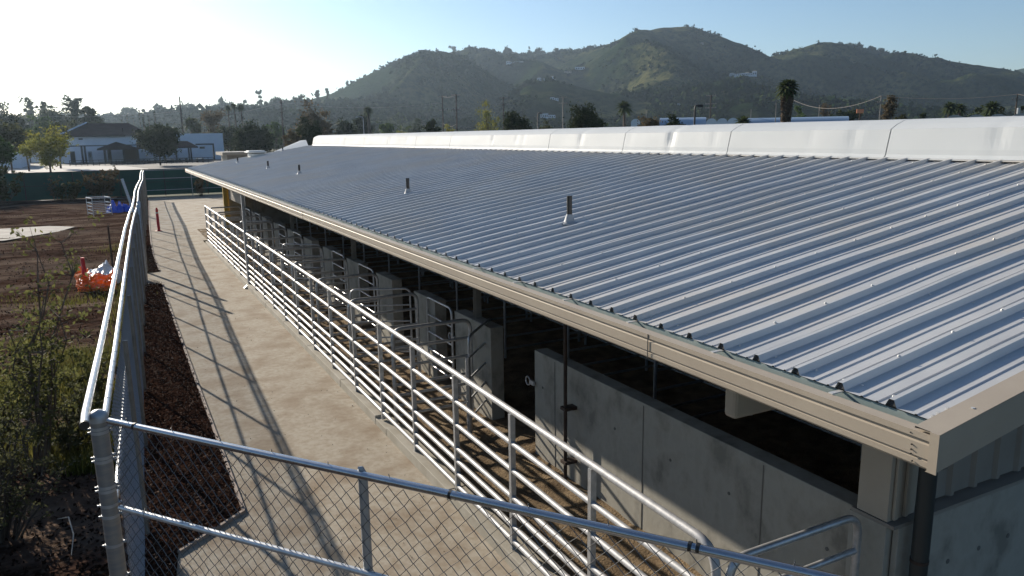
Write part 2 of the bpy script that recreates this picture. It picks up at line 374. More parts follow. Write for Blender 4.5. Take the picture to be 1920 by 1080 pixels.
for (yy, zz) in ((2.03, 3.02), (2.03, 3.0), (2.03, 2.95), (2.03, 2.925), (2.03, 2.88), (2.14, 3.022), (2.13, 2.965), (2.13, 2.94), (2.13, 2.918), (2.12, 2.884)):
    mb = MB(); mb.tube([(3.233, yy, zz), (3.225, yy, zz)], .0035, 6)
    o = bp(mb, 'rivet', darkmet, parent=gt); o.matrix_parent_inverse = Matrix.Identity(4)
mb = MB(); mb.box(3.2205, 3.2275, 1.994, 2.040, 2.862, 3.060); bp(mb, 'corner_flashing', tan)
# rake trims
for nm, ya, yb in (('rake_trim', 2.0, 2.12), ('rake_trim', 41.2, 41.08)):
    mb = MB(); s_ = 1 if yb > ya else -1
    for x0, x1, z0, z1 in ((3.226, 9.9, 3.036, 3.036+MR*6.674), (9.9, 16.6, 3.036+MR*6.674, 3.036)):
        P_ = []
        for x, z in ((x0, z0), (x1, z1)):
            P_ += [(x, yb, z+.026), (x, yb, z+.016), (x, ya, z+.016), (x, ya, z-.075), (x, ya+.008*s_, z-.08), (x, ya+.008*s_, z-.176), (x, ya+.05*s_, z-.176)]
            # top flange
        nn = 7; mb.add(P_, [(i, i+1, nn+i+1, nn+i) for i in range(nn-1)])
        mb.add([(x0, yb, z0+.026), (x0, ya-.004*s_, z0+.022), (x1, ya-.004*s_, z1+.022), (x1, yb, z1+.026)], [(0,1,2,3)])
    o = bp(mb, nm, tan)
mb = MB()
for x, y, h in [(3.55+.62*i, 2.05, .024) for i in range(9)]+[(3.39, 2.14, .014), (3.43, 2.14, .014), (3.50, 2.14, .014)]:
    mb = MB(); mb.tube([(x, y, rz_(x)), (x, y, rz_(x)+h)], .010, 6); bp(mb, 'trim_screw', roofm)
# ridge vent, one section each 3.05 m, each a little dented
cp = [(9.34, 4.052), (9.395, 4.064), (9.415, 4.10), (9.425, 4.165), (9.455, 4.30), (9.485, 4.435), (9.60, 4.50), (9.75, 4.555), (9.90, 4.57), (10.05, 4.555), (10.20, 4.50), (10.315, 4.435), (10.375, 4.165), (10.40, 4.064)]
def dz_cap(x, y): return .006*noise.noise(Vector((x*2, y*.5, 3)))
edges = [2.0, 3.93]+[6.98+3.05*k for k in range(0, 11)]+[40.46]
for a, b in zip(edges, edges[1:]):
    mb = MB(); yy = list(np.linspace(a+.009, b-.009, 46)); pn = len(cp); V = []
    dents = [(random.uniform(a, b), random.uniform(.003, .010)) for _ in range(2)]+([(11.6, .03)] if a < 11.6 < b else [])
    for y in yy:
        for (x, z) in cp:
            push = sum(dp*math.exp(-((y-dy)/.10)**2) for dy, dp in dents)*(1 if 4.2 < z < 4.5 else .3)
            wv = .005*noise.noise(Vector((y*1.2, z*3, 8)))
            V.append((x+(push+wv if x < 9.8 else 0), y, z+dz_cap(x, y)-(push*.6 if 4.48 < z else 0)))
    mb.add(V, [(j*pn+i, j*pn+i+1, (j+1)*pn+i+1, (j+1)*pn+i) for j in range(len(yy)-1) for i in range(pn-1)])
    e0, e1 = 0, (len(yy)-1)*pn
    mb.add([V[e0+i] for i in range(pn)], [tuple(range(pn))]); mb.add([V[e1+i] for i in range(pn)], [tuple(range(pn))[::-1]])
    bp(mb, 'ridge_vent_section', capm, smooth=False)
mb = MB(); mb.box(9.62, 10.18, 2.04, 40.42, 3.95, 4.36); bp(mb, 'ridge_core', closure)
mb = MB(); mb.sweep_y([(9.315, 4.036), (9.315, 4.048), (9.40, 4.060)], gy[:-2]+[40.46]); bp(mb, 'ridge_flashing', roofm)
# plumbing vents through the roof
for x, y, h in ((5.03, 8.10, .32), (5.03, 13.99, .29), (5.10, 23.85, .27), (5.09, 29.02, .27), (5.16, 36.97, .25), (7.85, 40.3, .28)):
    z = rz_(x); mb = MB(); mb.tube([(x, y, z-.02), (x, y, z+h+.03)], .034, 12); vp = bp(mb, 'vent_pipe', black_pipe, True)
    mb = MB(); mb.tube([(x, y, z-.01), (x, y, z+.012), (x, y, z+.014), (x, y, z+.05), (x, y, z+.12)], [.105, .105, .078, .062, .038], 14)
    o = bp(mb, 'pipe_flashing', lead, True, parent=vp); o.matrix_parent_inverse = Matrix.Identity(4)
# roof hood near the far end
x, y = 6.45, 40.0; z = rz_(x); mb = MB(); mb.box(x-.32, x+.32, y-.4, y+.4, z-.05, z+.16); hd = bp(mb, 'roof_hood', whitep, bevel=.02)
mb = MB(); mb.box(x-.45, x+.45, y-.55, y+.55, z+.2, z+.26).box(x-.38, x+.38, y-.48, y+.48, z+.26, z+.31); o = bp(mb, 'hood_lid', whitep, bevel=.03, parent=hd); o.matrix_parent_inverse = Matrix.Identity(4)
# end wall (near) : concrete base is its own wall, siding above
def siding(mb, x0, x1, y, zf, ztop, out=-1):
    pts = []; x = x0; i = 0
    while x < x1:
        for dx, dy in ((0, 0), (.10, 0), (.125, .03), (.165, .03), (.19, 0)):
            if x+dx < x1: pts.append((x+dx, y+out*dy))
        x += .30
    V = [(a, b, zf) for a, b in pts]+[(a, b, ztop(a)) for a, b in pts]; n = len(pts)
    mb.add(V, [(i, i+1, n+i+1, n+i) for i in range(n-1)])
def under(x): return (rz_(x) if x < 9.9 else rz_(9.9)-MR*(x-9.9))-.09
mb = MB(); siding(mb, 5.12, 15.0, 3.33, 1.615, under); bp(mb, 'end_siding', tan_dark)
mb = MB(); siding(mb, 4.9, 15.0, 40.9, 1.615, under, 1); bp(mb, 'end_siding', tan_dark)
mb = MB(); mb.box(4.95, 14.95, 40.82, 40.88, 0, 1.62); bp(mb, 'end_base_wall', conc)
mb = MB(); mb.box(15.0, 15.15, 3.3, 41, 0, 3.2); bp(mb, 'rear_wall', tan_dark)
mb = MB(); mb.box(4.80, 5.115, 3.30, 3.56, 1.585, 3.21); mb.box(4.84, 4.885, 3.272, 3.297, 1.60, 3.21); mb.box(4.96, 5.0, 3.272, 3.297, 1.60, 3.21); bp(mb, 'corner_column', tan, bevel=.006)
mb = MB(); mb.box(4.79, 15.0, 3.235, 3.60, 1.555, 1.583); bp(mb, 'base_flashing', tan_dark)
mb = MB(); mb.tube([(4.98, 3.14, 0), (4.98, 3.14, 3.25)], .062, 16); dpn = bp(mb, 'downspout', M('dark_downspout', (.028, .032, .032), .5, .1), True)
mb = MB(); mb.tube([(4.98, 3.14, 1.30), (4.98, 3.14, 1.325)], .0655, 16); o = bp(mb, 'strap', rust, parent=dpn); o.matrix_parent_inverse = Matrix.Identity(4)
mb = MB(); mb.box(4.20, 9, 4.27, 4.40, 2.17, 2.75); bp(mb, 'roof_beam', tan, bevel=.03)
# galvanised downspout on the eave side, far half
mb = MB(); mb.box(3.30, 3.375, 23.60, 23.72, .14, 2.87); d2 = bp(mb, 'downspout', galv_dull, bevel=.008)
mb = MB(); mb.add([(3.30, 23.60, .14), (3.375, 23.60, .14), (3.375, 23.72, .14), (3.30, 23.72, .14), (3.17, 23.60, .03), (3.19, 23.60, -.02), (3.19, 23.72, -.02), (3.17, 23.72, .03)],
    [(0,1,5,4), (1,2,6,5), (2,3,7,6), (3,0,4,7), (4,5,6,7)]); o = bp(mb, 'downspout_shoe', galv_dull, parent=d2); o.matrix_parent_inverse = Matrix.Identity(4)
# interior steel columns and rafters
for y in (10.9, 18.0, 25.1, 32.2):
    mb = MB(); mb.box(4.97, 5.07, y-.05, y-.042, 1.5, 3.29).box(4.97, 5.07, y+.042, y+.05, 1.5, 3.29).box(5.016, 5.024, y-.042, y+.042, 1.5, 3.29)
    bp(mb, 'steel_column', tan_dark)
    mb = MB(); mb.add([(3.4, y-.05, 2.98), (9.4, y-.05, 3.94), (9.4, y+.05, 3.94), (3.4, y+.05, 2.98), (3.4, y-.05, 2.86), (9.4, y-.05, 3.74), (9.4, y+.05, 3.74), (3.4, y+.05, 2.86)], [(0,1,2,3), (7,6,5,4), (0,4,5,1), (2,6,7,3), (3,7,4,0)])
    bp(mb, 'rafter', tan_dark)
    mb = MB(); mb.box(9.0, 9.12, y-.06, y+.06, 0, 3.75); bp(mb, 'steel_column', tan_dark)
mb = MB(); mb.tube([(4.76, 7.76, .02), (4.76, 7.76, 3.2)], .024, 8).box(4.72, 4.90, 7.70, 7.82, 1.02, 1.06).box(4.72, 4.90, 7.70, 7.82, .30, .34); bp(mb, 'drop_pipe', rust)
# far corner: yellow column and hanging tan panel
mb = MB(); mb.box(4.74, 4.92, 39.8, 40.0, 0, 3.2); bp(mb, 'corner_column', yellow)
mb = MB(); mb.box(4.95, 5.05, 40.3, 40.5, 0, 2.4); bp(mb, 'corner_column', yellow)
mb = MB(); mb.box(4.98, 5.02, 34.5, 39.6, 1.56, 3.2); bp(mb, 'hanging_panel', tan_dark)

# ================================================================== CONCRETE WALLS, RAILINGS, GATES
def holes(mb, x, y0, y1, z0, z1):                       # tie holes and form seams as shallow plugs
    pass
mb = MB(); mb.box(4.90, 5.10, 3.30, 8.80, 0, 1.53)
lw = mb.build('concrete_wall', conc, bevel=.008); tag(lw, 'long shoulder high board formed concrete wall under the near eave', 'wall')
M('seam_concrete', (.155, .145, .125), .9); M('tie_plug', (.11, .105, .095), .9)
for y in (4.6, 6.35, 8.25): mb = MB(); mb.box(4.894, 4.8985, y-.005, y+.005, .02, 1.50); mb.build('form_seam', D.materials['seam_concrete'], lw)
for y in (3.9, 5.0, 5.9, 6.9, 7.7, 8.55):
    for z in (.42, 1.05): q = random.uniform(-.05, .05); mb = MB(); mb.tube([(4.8985, y+q, z), (4.894, y+q, z)], .017, 8); mb.build('tie_hole', D.materials['tie_plug'], lw)
mb = MB(); mb.box(4.86, 15.0, 3.24, 3.29, 0, 1.55).box(4.80, 4.88, 3.30, 3.62, 0, 1.55)
ew = mb.build('concrete_wall', conc, bevel=.006); tag(ew, 'concrete end wall in shade below the roof corner', 'wall')
for x in (5.5, 6.3, 7.2, 5.9, 6.8): mb = MB(); zz = .5+.6*(int(x*10) % 2); mb.tube([(x, 3.242, zz), (x, 3.237, zz)], .022, 8); mb.build('tie_hole', D.materials['tie_plug'], ew)
# ring latch on walls
def latch(y, parent):
    mb = MB(); pts = [(4.86, y+.12+.06*math.cos(t), 1.06+.06*math.sin(t)) for t in np.linspace(0, 2*PI, 13)]; mb.tube(pts, .012, 6, False); mb.box(4.85, 4.88, y-.05, y+.06, 1.03, 1.09)
    return mb.build('ring_latch', galv_dull, parent)
latch(8.80, lw)
nth = ['nearest', 'second', 'third', 'fourth', 'fifth', 'sixth', 'seventh', 'eighth', 'ninth', 'tenth', 'eleventh', 'twelfth']
for k in range(11):
    yd = 10.6+2.37*k; a, b = (yd-.42, yd+.98) if k == 0 else (yd-.50, yd+.56)
    mb = MB(); mb.box(4.90, 5.12, a, b, 0, 1.53+.0)
    o = mb.build('concrete_pier', conc, bevel=.008); tag(o, '%s short concrete pier wall at the back of the pens' % nth[k], 'wall', 'concrete piers between pen gates')
    if k == 0: latch(b, o)

# pipe railing along the path
RZ = [1.674, 1.328, 1.032, .729, .566, .402, .236]; RXC = 3.36
rail = thing('pipe_railing', 'long seven bar galvanised pipe railing standing on the kerb beside the path', 'railing', (RXC, 3.55, 0)); RO = Vector((RXC, 3.55, 0))
def rp(mb, nm, mat, par, org):
    o = mb.build(nm, mat, None, True); o.parent = par; o.matrix_parent_inverse = Matrix.Translation(-org); return o
def arc(p0, p1, p2, r, n=6):                 # rounded corner at p1
    p0, p1, p2 = map(Vector, (p0, p1, p2)); a = p1+(p0-p1).normalized()*r; b = p1+(p2-p1).normalized()*r
    return [a*(1-t)**2+p1*2*t*(1-t)+b*t*t for t in [i/n for i in range(n+1)]]
mb = MB(); pts = [(RXC, 3.52, .05)]+arc((RXC, 3.52, .05), (RXC, 3.52, 1.674), (RXC, 9, 1.674), .22)+[(RXC, 10, 1.674), (RXC, 18, 1.68), (RXC, 26, 1.675), (RXC, 34.6, 1.67)]
mb.tube(pts, .034, 14); rp(mb, 'top_rail', rail_m, rail, RO)
for z in RZ[1:]:
    mb = MB(); mb.tube([(RXC-.008, 3.52, z), (RXC-.008, 14, z+.004), (RXC-.008, 24, z-.003), (RXC-.008, 34.6, z)], .029, 12); rp(mb, 'rail', rail_m, rail, RO)
py = [5.03, 6.51, 7.97, 9.42, 10.86, 12.3, 13.85, 15.33, 16.78, 18.27, 19.74, 21.1, 22.5, 23.95, 25.4, 26.85, 28.3, 29.75, 31.2, 32.7, 34.55]
for y in py:
    mb = MB(); mb.box(RXC-.037, RXC+.020, y-.024, y+.024, .13, 1.648); o = rp(mb, 'post', galv, rail, RO); o.data.polygons.foreach_set('use_smooth', [False]*6)
# pen dividers
def panel(name, label, cat, L, zs, rr=.0235, mat=None, group=None, zb=.06, r=.16):
    t = thing(name, label, cat, group=group); mat = mat or galv
    mb = MB(); zt = zs[0]
    pts = [(0, 0, zb)]+arc((0, 0, zb), (0, 0, zt), (L, 0, zt), r)+arc((0, 0, zt), (L, 0, zt), (L, 0, zb), r)+[(L, 0, zb)]
    mb.tube(pts, rr+.003, 10); mb.build('frame', mat, t, True)
    for z in zs[1:]:
        mb = MB(); mb.tube([(0, 0, z), (L, 0, z)], rr-.002, 8); mb.build('bar', mat, t, True)
    return t
DZ = [1.60, 1.31, 1.02, .73, .56, .40, .24]
pd = panel('pen_divider', 'nearest galvanised pipe divider between the animal pens', 'divider', 1.28, DZ, .027, group='pipe dividers between the pens')
pd.location = (3.47, 10.6, 0)
for k in range(1, 11): dup(pd, (3.47, 10.6+2.37*k, 0), label='%s galvanised pipe divider from the camera between the animal pens' % nth[k])
dup(pd, (3.42, 3.46, 0), 0, label='pipe divider closing the pen against the concrete corner column', group='pipe dividers between the pens')
# man gates in the openings behind
GZ = [1.56, 1.24, .92, .60, .30]
pg = panel('pen_gate', 'pen gate nearest the camera swung open beside the first pier', 'gate', 1.14, GZ, .018, galv, 'pipe gates at the back of the pens', r=.12)
pg.location = (4.36, 9.80, 0); pg.rotation_euler = (0, 0, math.radians(48))
for k in range(10):
    y = 10.6+2.37*k+(1.0 if k == 0 else .62)
    if k in (1, 4, 7): dup(pg, (4.86, y+.05, 0), math.radians((155, 0, 0, 140, 0, 0, 150)[k-1]), label='pipe gate swung out over the pen beside the %s concrete pier' % nth[k])
    else: dup(pg, (4.86, y, 0), math.radians(90), label='closed pipe gate between the %s and %s concrete piers' % (nth[k], nth[k+1]))
mb = MB(); mb.tube([(4.30, 9.72, .02), (4.30, 9.72, 1.28)], .034, 12)
gp_ = mb.build('gate_post', galv, None, True); tag(gp_, 'round galvanised gate post with a chain in front of the first pier', 'post')
mb = MB()
for i in range(9): mb.tube([(4.262, 9.70, .86-.035*i), (4.258, 9.705+.012*(i % 2), .83-.035*i)], .007, 5)
mb.build('chain', galv_bright, gp_)
# inner partitions in the dark of the barn
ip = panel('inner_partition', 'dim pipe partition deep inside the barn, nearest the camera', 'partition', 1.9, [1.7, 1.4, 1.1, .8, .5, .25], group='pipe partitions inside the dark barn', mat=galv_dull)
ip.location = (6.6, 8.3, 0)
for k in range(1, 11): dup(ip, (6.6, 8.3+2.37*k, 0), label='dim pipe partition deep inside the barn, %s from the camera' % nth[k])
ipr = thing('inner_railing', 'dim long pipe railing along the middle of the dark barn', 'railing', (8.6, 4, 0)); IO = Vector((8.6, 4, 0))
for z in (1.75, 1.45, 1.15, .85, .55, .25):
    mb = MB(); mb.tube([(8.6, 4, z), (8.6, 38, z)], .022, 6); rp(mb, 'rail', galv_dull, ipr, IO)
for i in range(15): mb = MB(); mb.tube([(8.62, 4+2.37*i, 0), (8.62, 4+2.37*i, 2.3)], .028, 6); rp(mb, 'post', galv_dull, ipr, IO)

# ================================================================== CHAIN LINK FENCES
def chainlink(pl_, zb, ztf, w=.100, hgt=.104, r=.0019, thick=None):
    # pl_: function s -> (x, y); total length L
    L, fn = pl_; K = int(L/(w/2)); J = int(2.38/(hgt/2))
    k = np.arange(K)[:,None]; j = np.arange(J+1)[None,:]
    c = (k+((j+k) % 2))*(w/2)
    x, y = fn(c.ravel()); x = x.reshape(c.shape); y = y.reshape(c.shape)
    zt = ztf(y); z = zb+(zt-zb)*(j/J)
    dx, dy = fn(np.array([0, .1])); t = np.array([dx[1]-dx[0], dy[1]-dy[0]]); t /= np.linalg.norm(t); nrm = np.array([-t[1], t[0]])
    off = np.where(j % 2 == 0, .0022, -.0022)*np.where(k % 2 == 0, 1, -1)
    jx = rng.normal(size=(K//2+3, J+2))*.0035; js = jx[((k+((j+k) % 2))//2), j]; x = x+t[0]*js; y = y+t[1]*js; z = z+.006*np.sin(c*1.7+j*.3)
    P0 = np.stack([x+nrm[0]*off, y+nrm[1]*off, z+0*x], -1)          # K,J+1,3
    ang = np.array([0, 2*PI/3, 4*PI/3]); rad = r
    offs = np.stack([t[0]*np.cos(ang)+nrm[0]*np.sin(ang), t[1]*np.cos(ang)+nrm[1]*np.sin(ang), 0*ang], -1)*rad*1.25
    V = P0[:,:,None,:]+offs[None,None]
    vi = np.arange(V.size//3).reshape(K, J+1, 3); a = vi[:,:-1]; b = vi[:,1:]
    F = np.stack([a, np.roll(a, -1, 2), np.roll(b, -1, 2), b], -1).reshape(-1, 4)
    return V.reshape(-1, 3), F
# side fence
post_shaded = M('shaded_post', (.17, .155, .13), .6, .2, var=(.22, .20, .17), scale=8)  # dim tan for the side fence posts, shade put into the colour
sf = thing('side_fence', 'long chain link fence with bright top pipes between the mulch bed and the dirt yard', 'fence', (-.25, 6.2, 0)); SO = Vector((-.25, 6.2, 0))
yy = np.array(FY); xx = np.array(FX); seg = np.hypot(np.diff(xx), np.diff(yy)); cs = np.concatenate([[0], np.cumsum(seg)])
fn = lambda s: (np.interp(s, cs, xx)+.036, np.interp(s, cs, yy))
V, F = chainlink((cs[-1]-.1, fn), .05, lambda y: 2.38-.27*(y-6)/60)
o = fast('mesh', V, F, wire_side); o.parent = sf; o.matrix_parent_inverse = Matrix.Translation(-SO)
fine = list(np.arange(6.2, 66, .7))
# top pipe with ties and the free standing second pipe beside it
mb = MB(); mb.tube([(fx(y), y, ftop(y)-.02) for y in fine], .025, 10)
i = 0
for y in np.arange(6.6, 64, .38): mb.tube([(fx(y), y, ftop(y)-.02), (fx(y+.012), y+.012, ftop(y)-.02)], .0285, 8)
rp(mb, 'top_rail', galv_bright, sf, SO)
jit = {27: .03, 33: -.03, 38: .05, 44: -.04, 50: .04}
mb = MB(); mb.tube([(fx(y)-.125, y, ftop(y)+.02) for y in [5.95]+fine], .030, 12, True); rp(mb, 'outer_pipe', galv_bright, sf, SO)
for y in (5.935, 23.5, 29.0): mb = MB(); mb.tube([(fx(y)-.125, y, ftop(y)+.02), (fx(y)-.125, y+.03, ftop(y)+.02)], .033, 12); rp(mb, 'tape_ring', black_tape, sf, SO)
for dz in (.70,):
    mb = MB(); mb.tube([(fx(y), y, ftop(y)-dz) for y in fine], .022, 8); rp(mb, 'middle_rail', galv_bright, sf, SO)
for i, y in enumerate(np.arange(8.97, 66, 2.77)):
    y = float(y); mb = MB(); mb.tube([(fx(y)+.068, y, 0), (fx(y)+.068, y, ftop(y)-.10)], .026, 10); rp(mb, 'post', post_shaded, sf, SO)
for y in (26.77, 28.5):
    mb = MB(); mb.tube([(fx(y)+.05, y, 0), (fx(y)+.05, y, 2.42), (fx(y)+.05, y, 2.46)], [.055, .055, .02], 12); rp(mb, 'gate_post', galv, sf, SO)
# front fence
A = Vector((-.25, 6.17)); B = Vector((3.22, 1.54)); LF = (B-A).length; dF = (B-A)/LF
ff = thing('front_fence', 'chain link fence crossing the foreground from the capped corner post to the barn', 'fence', (A.x, A.y, 0)); FO = Vector((A.x, A.y, 0))
fnf = lambda s: (A.x+dF.x*(s+.06), A.y+dF.y*(s+.06))
V, F = chainlink((LF-.1, fnf), .05, lambda y: 2.37+0*y, w=.106, hgt=.110, r=.0027)
o = fast('mesh', V, F, wire); o.parent = ff; o.matrix_parent_inverse = Matrix.Translation(-FO)
def P2(s, z, off=0): return (A.x+dF.x*s-dF.y*off, A.y+dF.y*s+dF.x*off, z)
mb = MB(); mb.tube([P2(.07, 2.395), P2(LF/2, 2.40), P2(LF, 2.39)], .0255, 16); rp(mb, 'top_rail', chrome, ff, FO)
mb = MB(); mb.tube([P2(.07, 1.70), P2(2.4, 1.735), P2(LF, 1.76)], .0215, 12); rp(mb, 'middle_rail', galv_bright, ff, FO)
for s in (.34, 2.98, 4.36, 4.40): mb = MB(); mb.tube([P2(s, 2.3985), P2(s+.018, 2.3985)], .0275, 14); rp(mb, 'tape_ring', black_tape, ff, FO)
for s in np.arange(.25, LF, .46):
    mb = MB(); mb.tube([P2(s, 2.36, .01), P2(s+.01, 2.43, .005), P2(s+.01, 2.445, .0)], .003, 5); rp(mb, 'tie_wire', wire, ff, FO)
    mb = MB(); mb.tube([P2(s+.1, 1.715, .023), P2(s+.1, 1.755, .0), P2(s+.1, 1.70, -.024)], .0028, 5); rp(mb, 'tie_wire', wire, ff, FO)
for s in (2.34, 5.55):
    mb = MB(); mb.tube([P2(s, 0, .035), P2(s, 2.365, .035)], .030, 14); rp(mb, 'post', galv_dull, ff, FO)
    mb = MB(); mb.tube([P2(s, 2.36, .035), P2(s, 2.375, .035), P2(s, 2.43, .02), P2(s, 2.445, .0)], [.034, .034, .02, .008], 10); rp(mb, 'post_cap', galv_dull, ff, FO)
mb = MB(); cx_, cy_ = A.x-.03, A.y+.03
mb.tube([(cx_, cy_, 0), (cx_, cy_, 2.40)], .061, 20); cpst = rp(mb, 'corner_post', M('post_zinc', (.20, .207, .215), .42, .45, var=(.27, .26, .235), scale=5, stretch=(1, 1, 6)), ff, FO)
mb = MB(); mb.tube([(cx_, cy_, 2.38), (cx_, cy_, 2.425), (cx_, cy_, 2.445), (cx_, cy_, 2.462), (cx_, cy_, 2.47)], [.067, .067, .058, .035, .008], 20)
o = rp(mb, 'post_cap', galv_dull, cpst, FO); o.matrix_parent_inverse = Matrix.Identity(4)
for z in (2.33, 2.30, 2.10, 2.07, 1.86, 1.83, 1.71, 1.62, 1.38, 1.1, .8, .5, .2):
    mb = MB(); mb.tube([(cx_, cy_, z-.012), (cx_, cy_, z+.012)], .0645, 20); mb.box(cx_-.082, cx_-.055, cy_-.008, cy_+.004, z-.006, z+.006); mb.box(cx_+.055, cx_+.085, cy_-.012, cy_+.004, z-.01, z+.01)
    o = rp(mb, 'tension_band', galv_dull, cpst, FO); o.matrix_parent_inverse = Matrix.Identity(4)
# end fence across the far end of the path
ef = thing('end_fence', 'pipe rail fence closing the far end of the path in front of the green screen', 'fence', (2.2, 66, 0)); EO = Vector((2.2, 66, 0))
for z in (2.15, 1.5, .6):
    mb = MB(); mb.tube([(2.2, 66, z), (13, 66.6, z)], .022, 8); rp(mb, 'rail', galv_dull, ef, EO)
for x in (5.6, 9.4, 12.9): mb = MB(); mb.tube([(x, 66.2, 0), (x, 66.2, 2.2)], .03, 8); rp(mb, 'post', galv_dull, ef, EO)
# green screened fence
gf = thing('screened_fence', 'long fence hung with dark green windscreen cloth behind the dirt yard', 'fence', (2, 68.6, 0)); GO = Vector((2, 68.6, 0))
gpts = [(-26, 69.4), (-7.4, 69.0), (2, 68.6), (22, 68)]
mb = MB()
for (x0, y0), (x1, y1) in zip(gpts, gpts[1:]):
    n_ = 40; V = []
    for i in range(n_+1):
        t = i/n_; x = x0+(x1-x0)*t; y = y0+(y1-y0)*t+.03*math.sin(x*3.1)
        V += [(x, y, .06), (x, y+.02*math.sin(x*5), 1.1), (x, y, 2.12)]
    mb.add(V, [(i*3+k, (i+1)*3+k, (i+1)*3+k+1, i*3+k+1) for i in range(n_) for k in range(2)])
rp(mb, 'windscreen', green_screen, gf, GO)
for x in np.arange(-25.5, 22, 3.25):
    y = float(np.interp(x, [-26, -7.4, 2, 22], [69.4, 69, 68.6, 68]))-.06
    mb = MB(); mb.tube([(x, y, 0), (x, y, 2.16)], .035, 8); rp(mb, 'post', darkmet, gf, GO)
mb = MB(); mb.tube([(x, y-.03, 2.14) for x, y in gpts], .022, 6); rp(mb, 'rail', darkmet, gf, GO)
mb = MB(); mb.tube([(x, y-.03, 1.12) for x, y in gpts], .018, 6); rp(mb, 'rail', darkmet, gf, GO)

# ================================================================== THINGS IN THE YARD AND ON THE PATH
def simple(mb, name, mat, label, cat, smooth=False, bevel=0): return tag(mb.build(name, mat, None, smooth, bevel), label, cat)
# red bollard on the path
x, y = 1.78, 41.5; bl = thing('bollard', 'slim red bollard with a white band standing on the path', 'bollard', (x, y, 0))
mb = MB(); mb.tube([(0,0,0), (0,0,.02), (0,0,.03), (0,0,1.0), (0,0,1.06), (0,0,1.1), (0,0,1.16)], [.16, .16, .075, .062, .062, .045, .05], 14); mb.build('body', redp, bl, True)
mb = MB(); mb.tube([(0,0,.88), (0,0,.95)], .066, 14); mb.build('band', whitep, bl, True)
# orange netting round a pit, with red marker and covered pile
on = thing('safety_net', 'crumpled orange plastic safety netting in the dirt yard', 'netting', (-.74, 26, 0)); on.scale = (.82, .85, .85)
def netstrip(pts, zt):
    mb = MB(); n_ = 26; P_ = [Vector(p) for p in pts]; L_ = [0]
    for a, b in zip(P_, P_[1:]): L_.append(L_[-1]+(b-a).length)
    def pt(s):
        for i in range(len(P_)-1):
            if s <= L_[i+1]: return P_[i].lerp(P_[i+1], (s-L_[i])/(L_[i+1]-L_[i]))
        return P_[-1]
    nu = int(L_[-1]/.075); nv = 13
    g = {}
    for i in range(nu+1):
        p = pt(min(L_[-1], i*.075)); q = noise.noise(Vector((i*.21, 0, 2)))
        for j in range(nv+1):
            v = j/nv; z = .02+v*(zt+.34*noise.noise(Vector((i*.16, 5, 0))))
            k = noise.noise(Vector((i*.25, j*.3, 4)))*.24
            g[i, j] = Vector((p.x+k, p.y+k*.8+q*.06, z))
    for i in range(nu+1):
        mb.tube([g[i, j] for j in range(nv+1)], .010, 4, False)
    for j in range(nv+1):
        mb.tube([g[i, j] for i in range(nu+1)], .015, 4, False)
    return mb
netstrip([(-.60, .55), (-.62, -.1), (-.25, -.35), (.25, -.6), (.62, -.75)], .62).build('net', orange_net, on)
netstrip([(-.55, .75), (0, .3), (.6, .1)], .5).build('net', orange_net, on)
mk = thing('marker_post', 'red plastic marker post standing in the orange netting', 'marker', (-1.06, 26.2, 0))
mb = MB(); mb.tube([(0,0,0), (0,0,.1), (0,0,.11), (0,0,.92), (0,0,.95), (0,0,.98)], [.17, .16, .08, .055, .045, .055], 12); mb.build('body', redp, mk, True)
def lump(name, mat, label, cat, c, sx, sy, sz, n=22, rough=.35, seed=0):
    V = []; F = []
    for i in range(n+1):
        for j in range(n+1):
            u, v = i/n*2-1, j/n*2-1; rr = max(abs(u), abs(v)); a = math.atan2(v, u); x_, y_ = rr*math.cos(a), rr*math.sin(a)
            h = max(0, 1-rr**2)**.6; q = noise.noise(Vector((x_*2.3, y_*2.3, seed)))+.6*abs(noise.noise(Vector((x_*6, y_*6, seed+3))))
            V.append((x_*sx*(1+.15*noise.noise(Vector((a, 0, seed)))), y_*sy, sz*h*(1-rough+rough*1.6*q) if h > 0 else 0))
    idx = np.arange(len(V)).reshape(n+1, n+1); F = np.stack([idx[:-1,:-1], idx[1:,:-1], idx[1:,1:], idx[:-1,1:]], -1).reshape(-1,4)
    o = fast(name, V, F, mat, smooth=False); o.location = c; return tag(o, label, cat)
lump('sheeted_pile', M('white_sheet', (.55, .57, .60), .35, bump=.5, bscale=5, bdist=.03), 'white plastic sheet thrown over a pile behind the orange netting', 'sheet', (-.62, 27.6, 0), .72, 1.5, .52, seed=4)
lump('tarpaulin', blue_tarp, 'larger crumpled blue tarpaulin heap left of the white pole', 'tarpaulin', (-.05, 54.2, 0), .52, .8, .85, seed=9)
lump('tarpaulin', blue_tarp, 'smaller blue tarpaulin heap touching the foot of the white pole', 'tarpaulin', (.62, 54.4, 0), .40, .6, .60, seed=15)
mb = MB(); mb.tube([(.98, 52.6, 0), (.52, 53.2, 2.12)], .085, 10); simple(mb, 'leaning_pole', galv, 'thick pale pole leaning beside the blue tarpaulins', 'pole', True)
tp = thing('fence_stake', 'thin dark steel stake standing in the yard beside the orange netting', 'stake', (-.31, 29.9, 0))
mb = MB(); mb.box(-.03, .03, -.004, .004, 0, 1.55).box(-.004, .004, 0, .04, 0, 1.55)
mb.box(-.035, .035, -.03, -.004, .5, .53).box(-.035, .035, -.03, -.004, 1.0, 1.03); mb.build('stake', rust, tp)
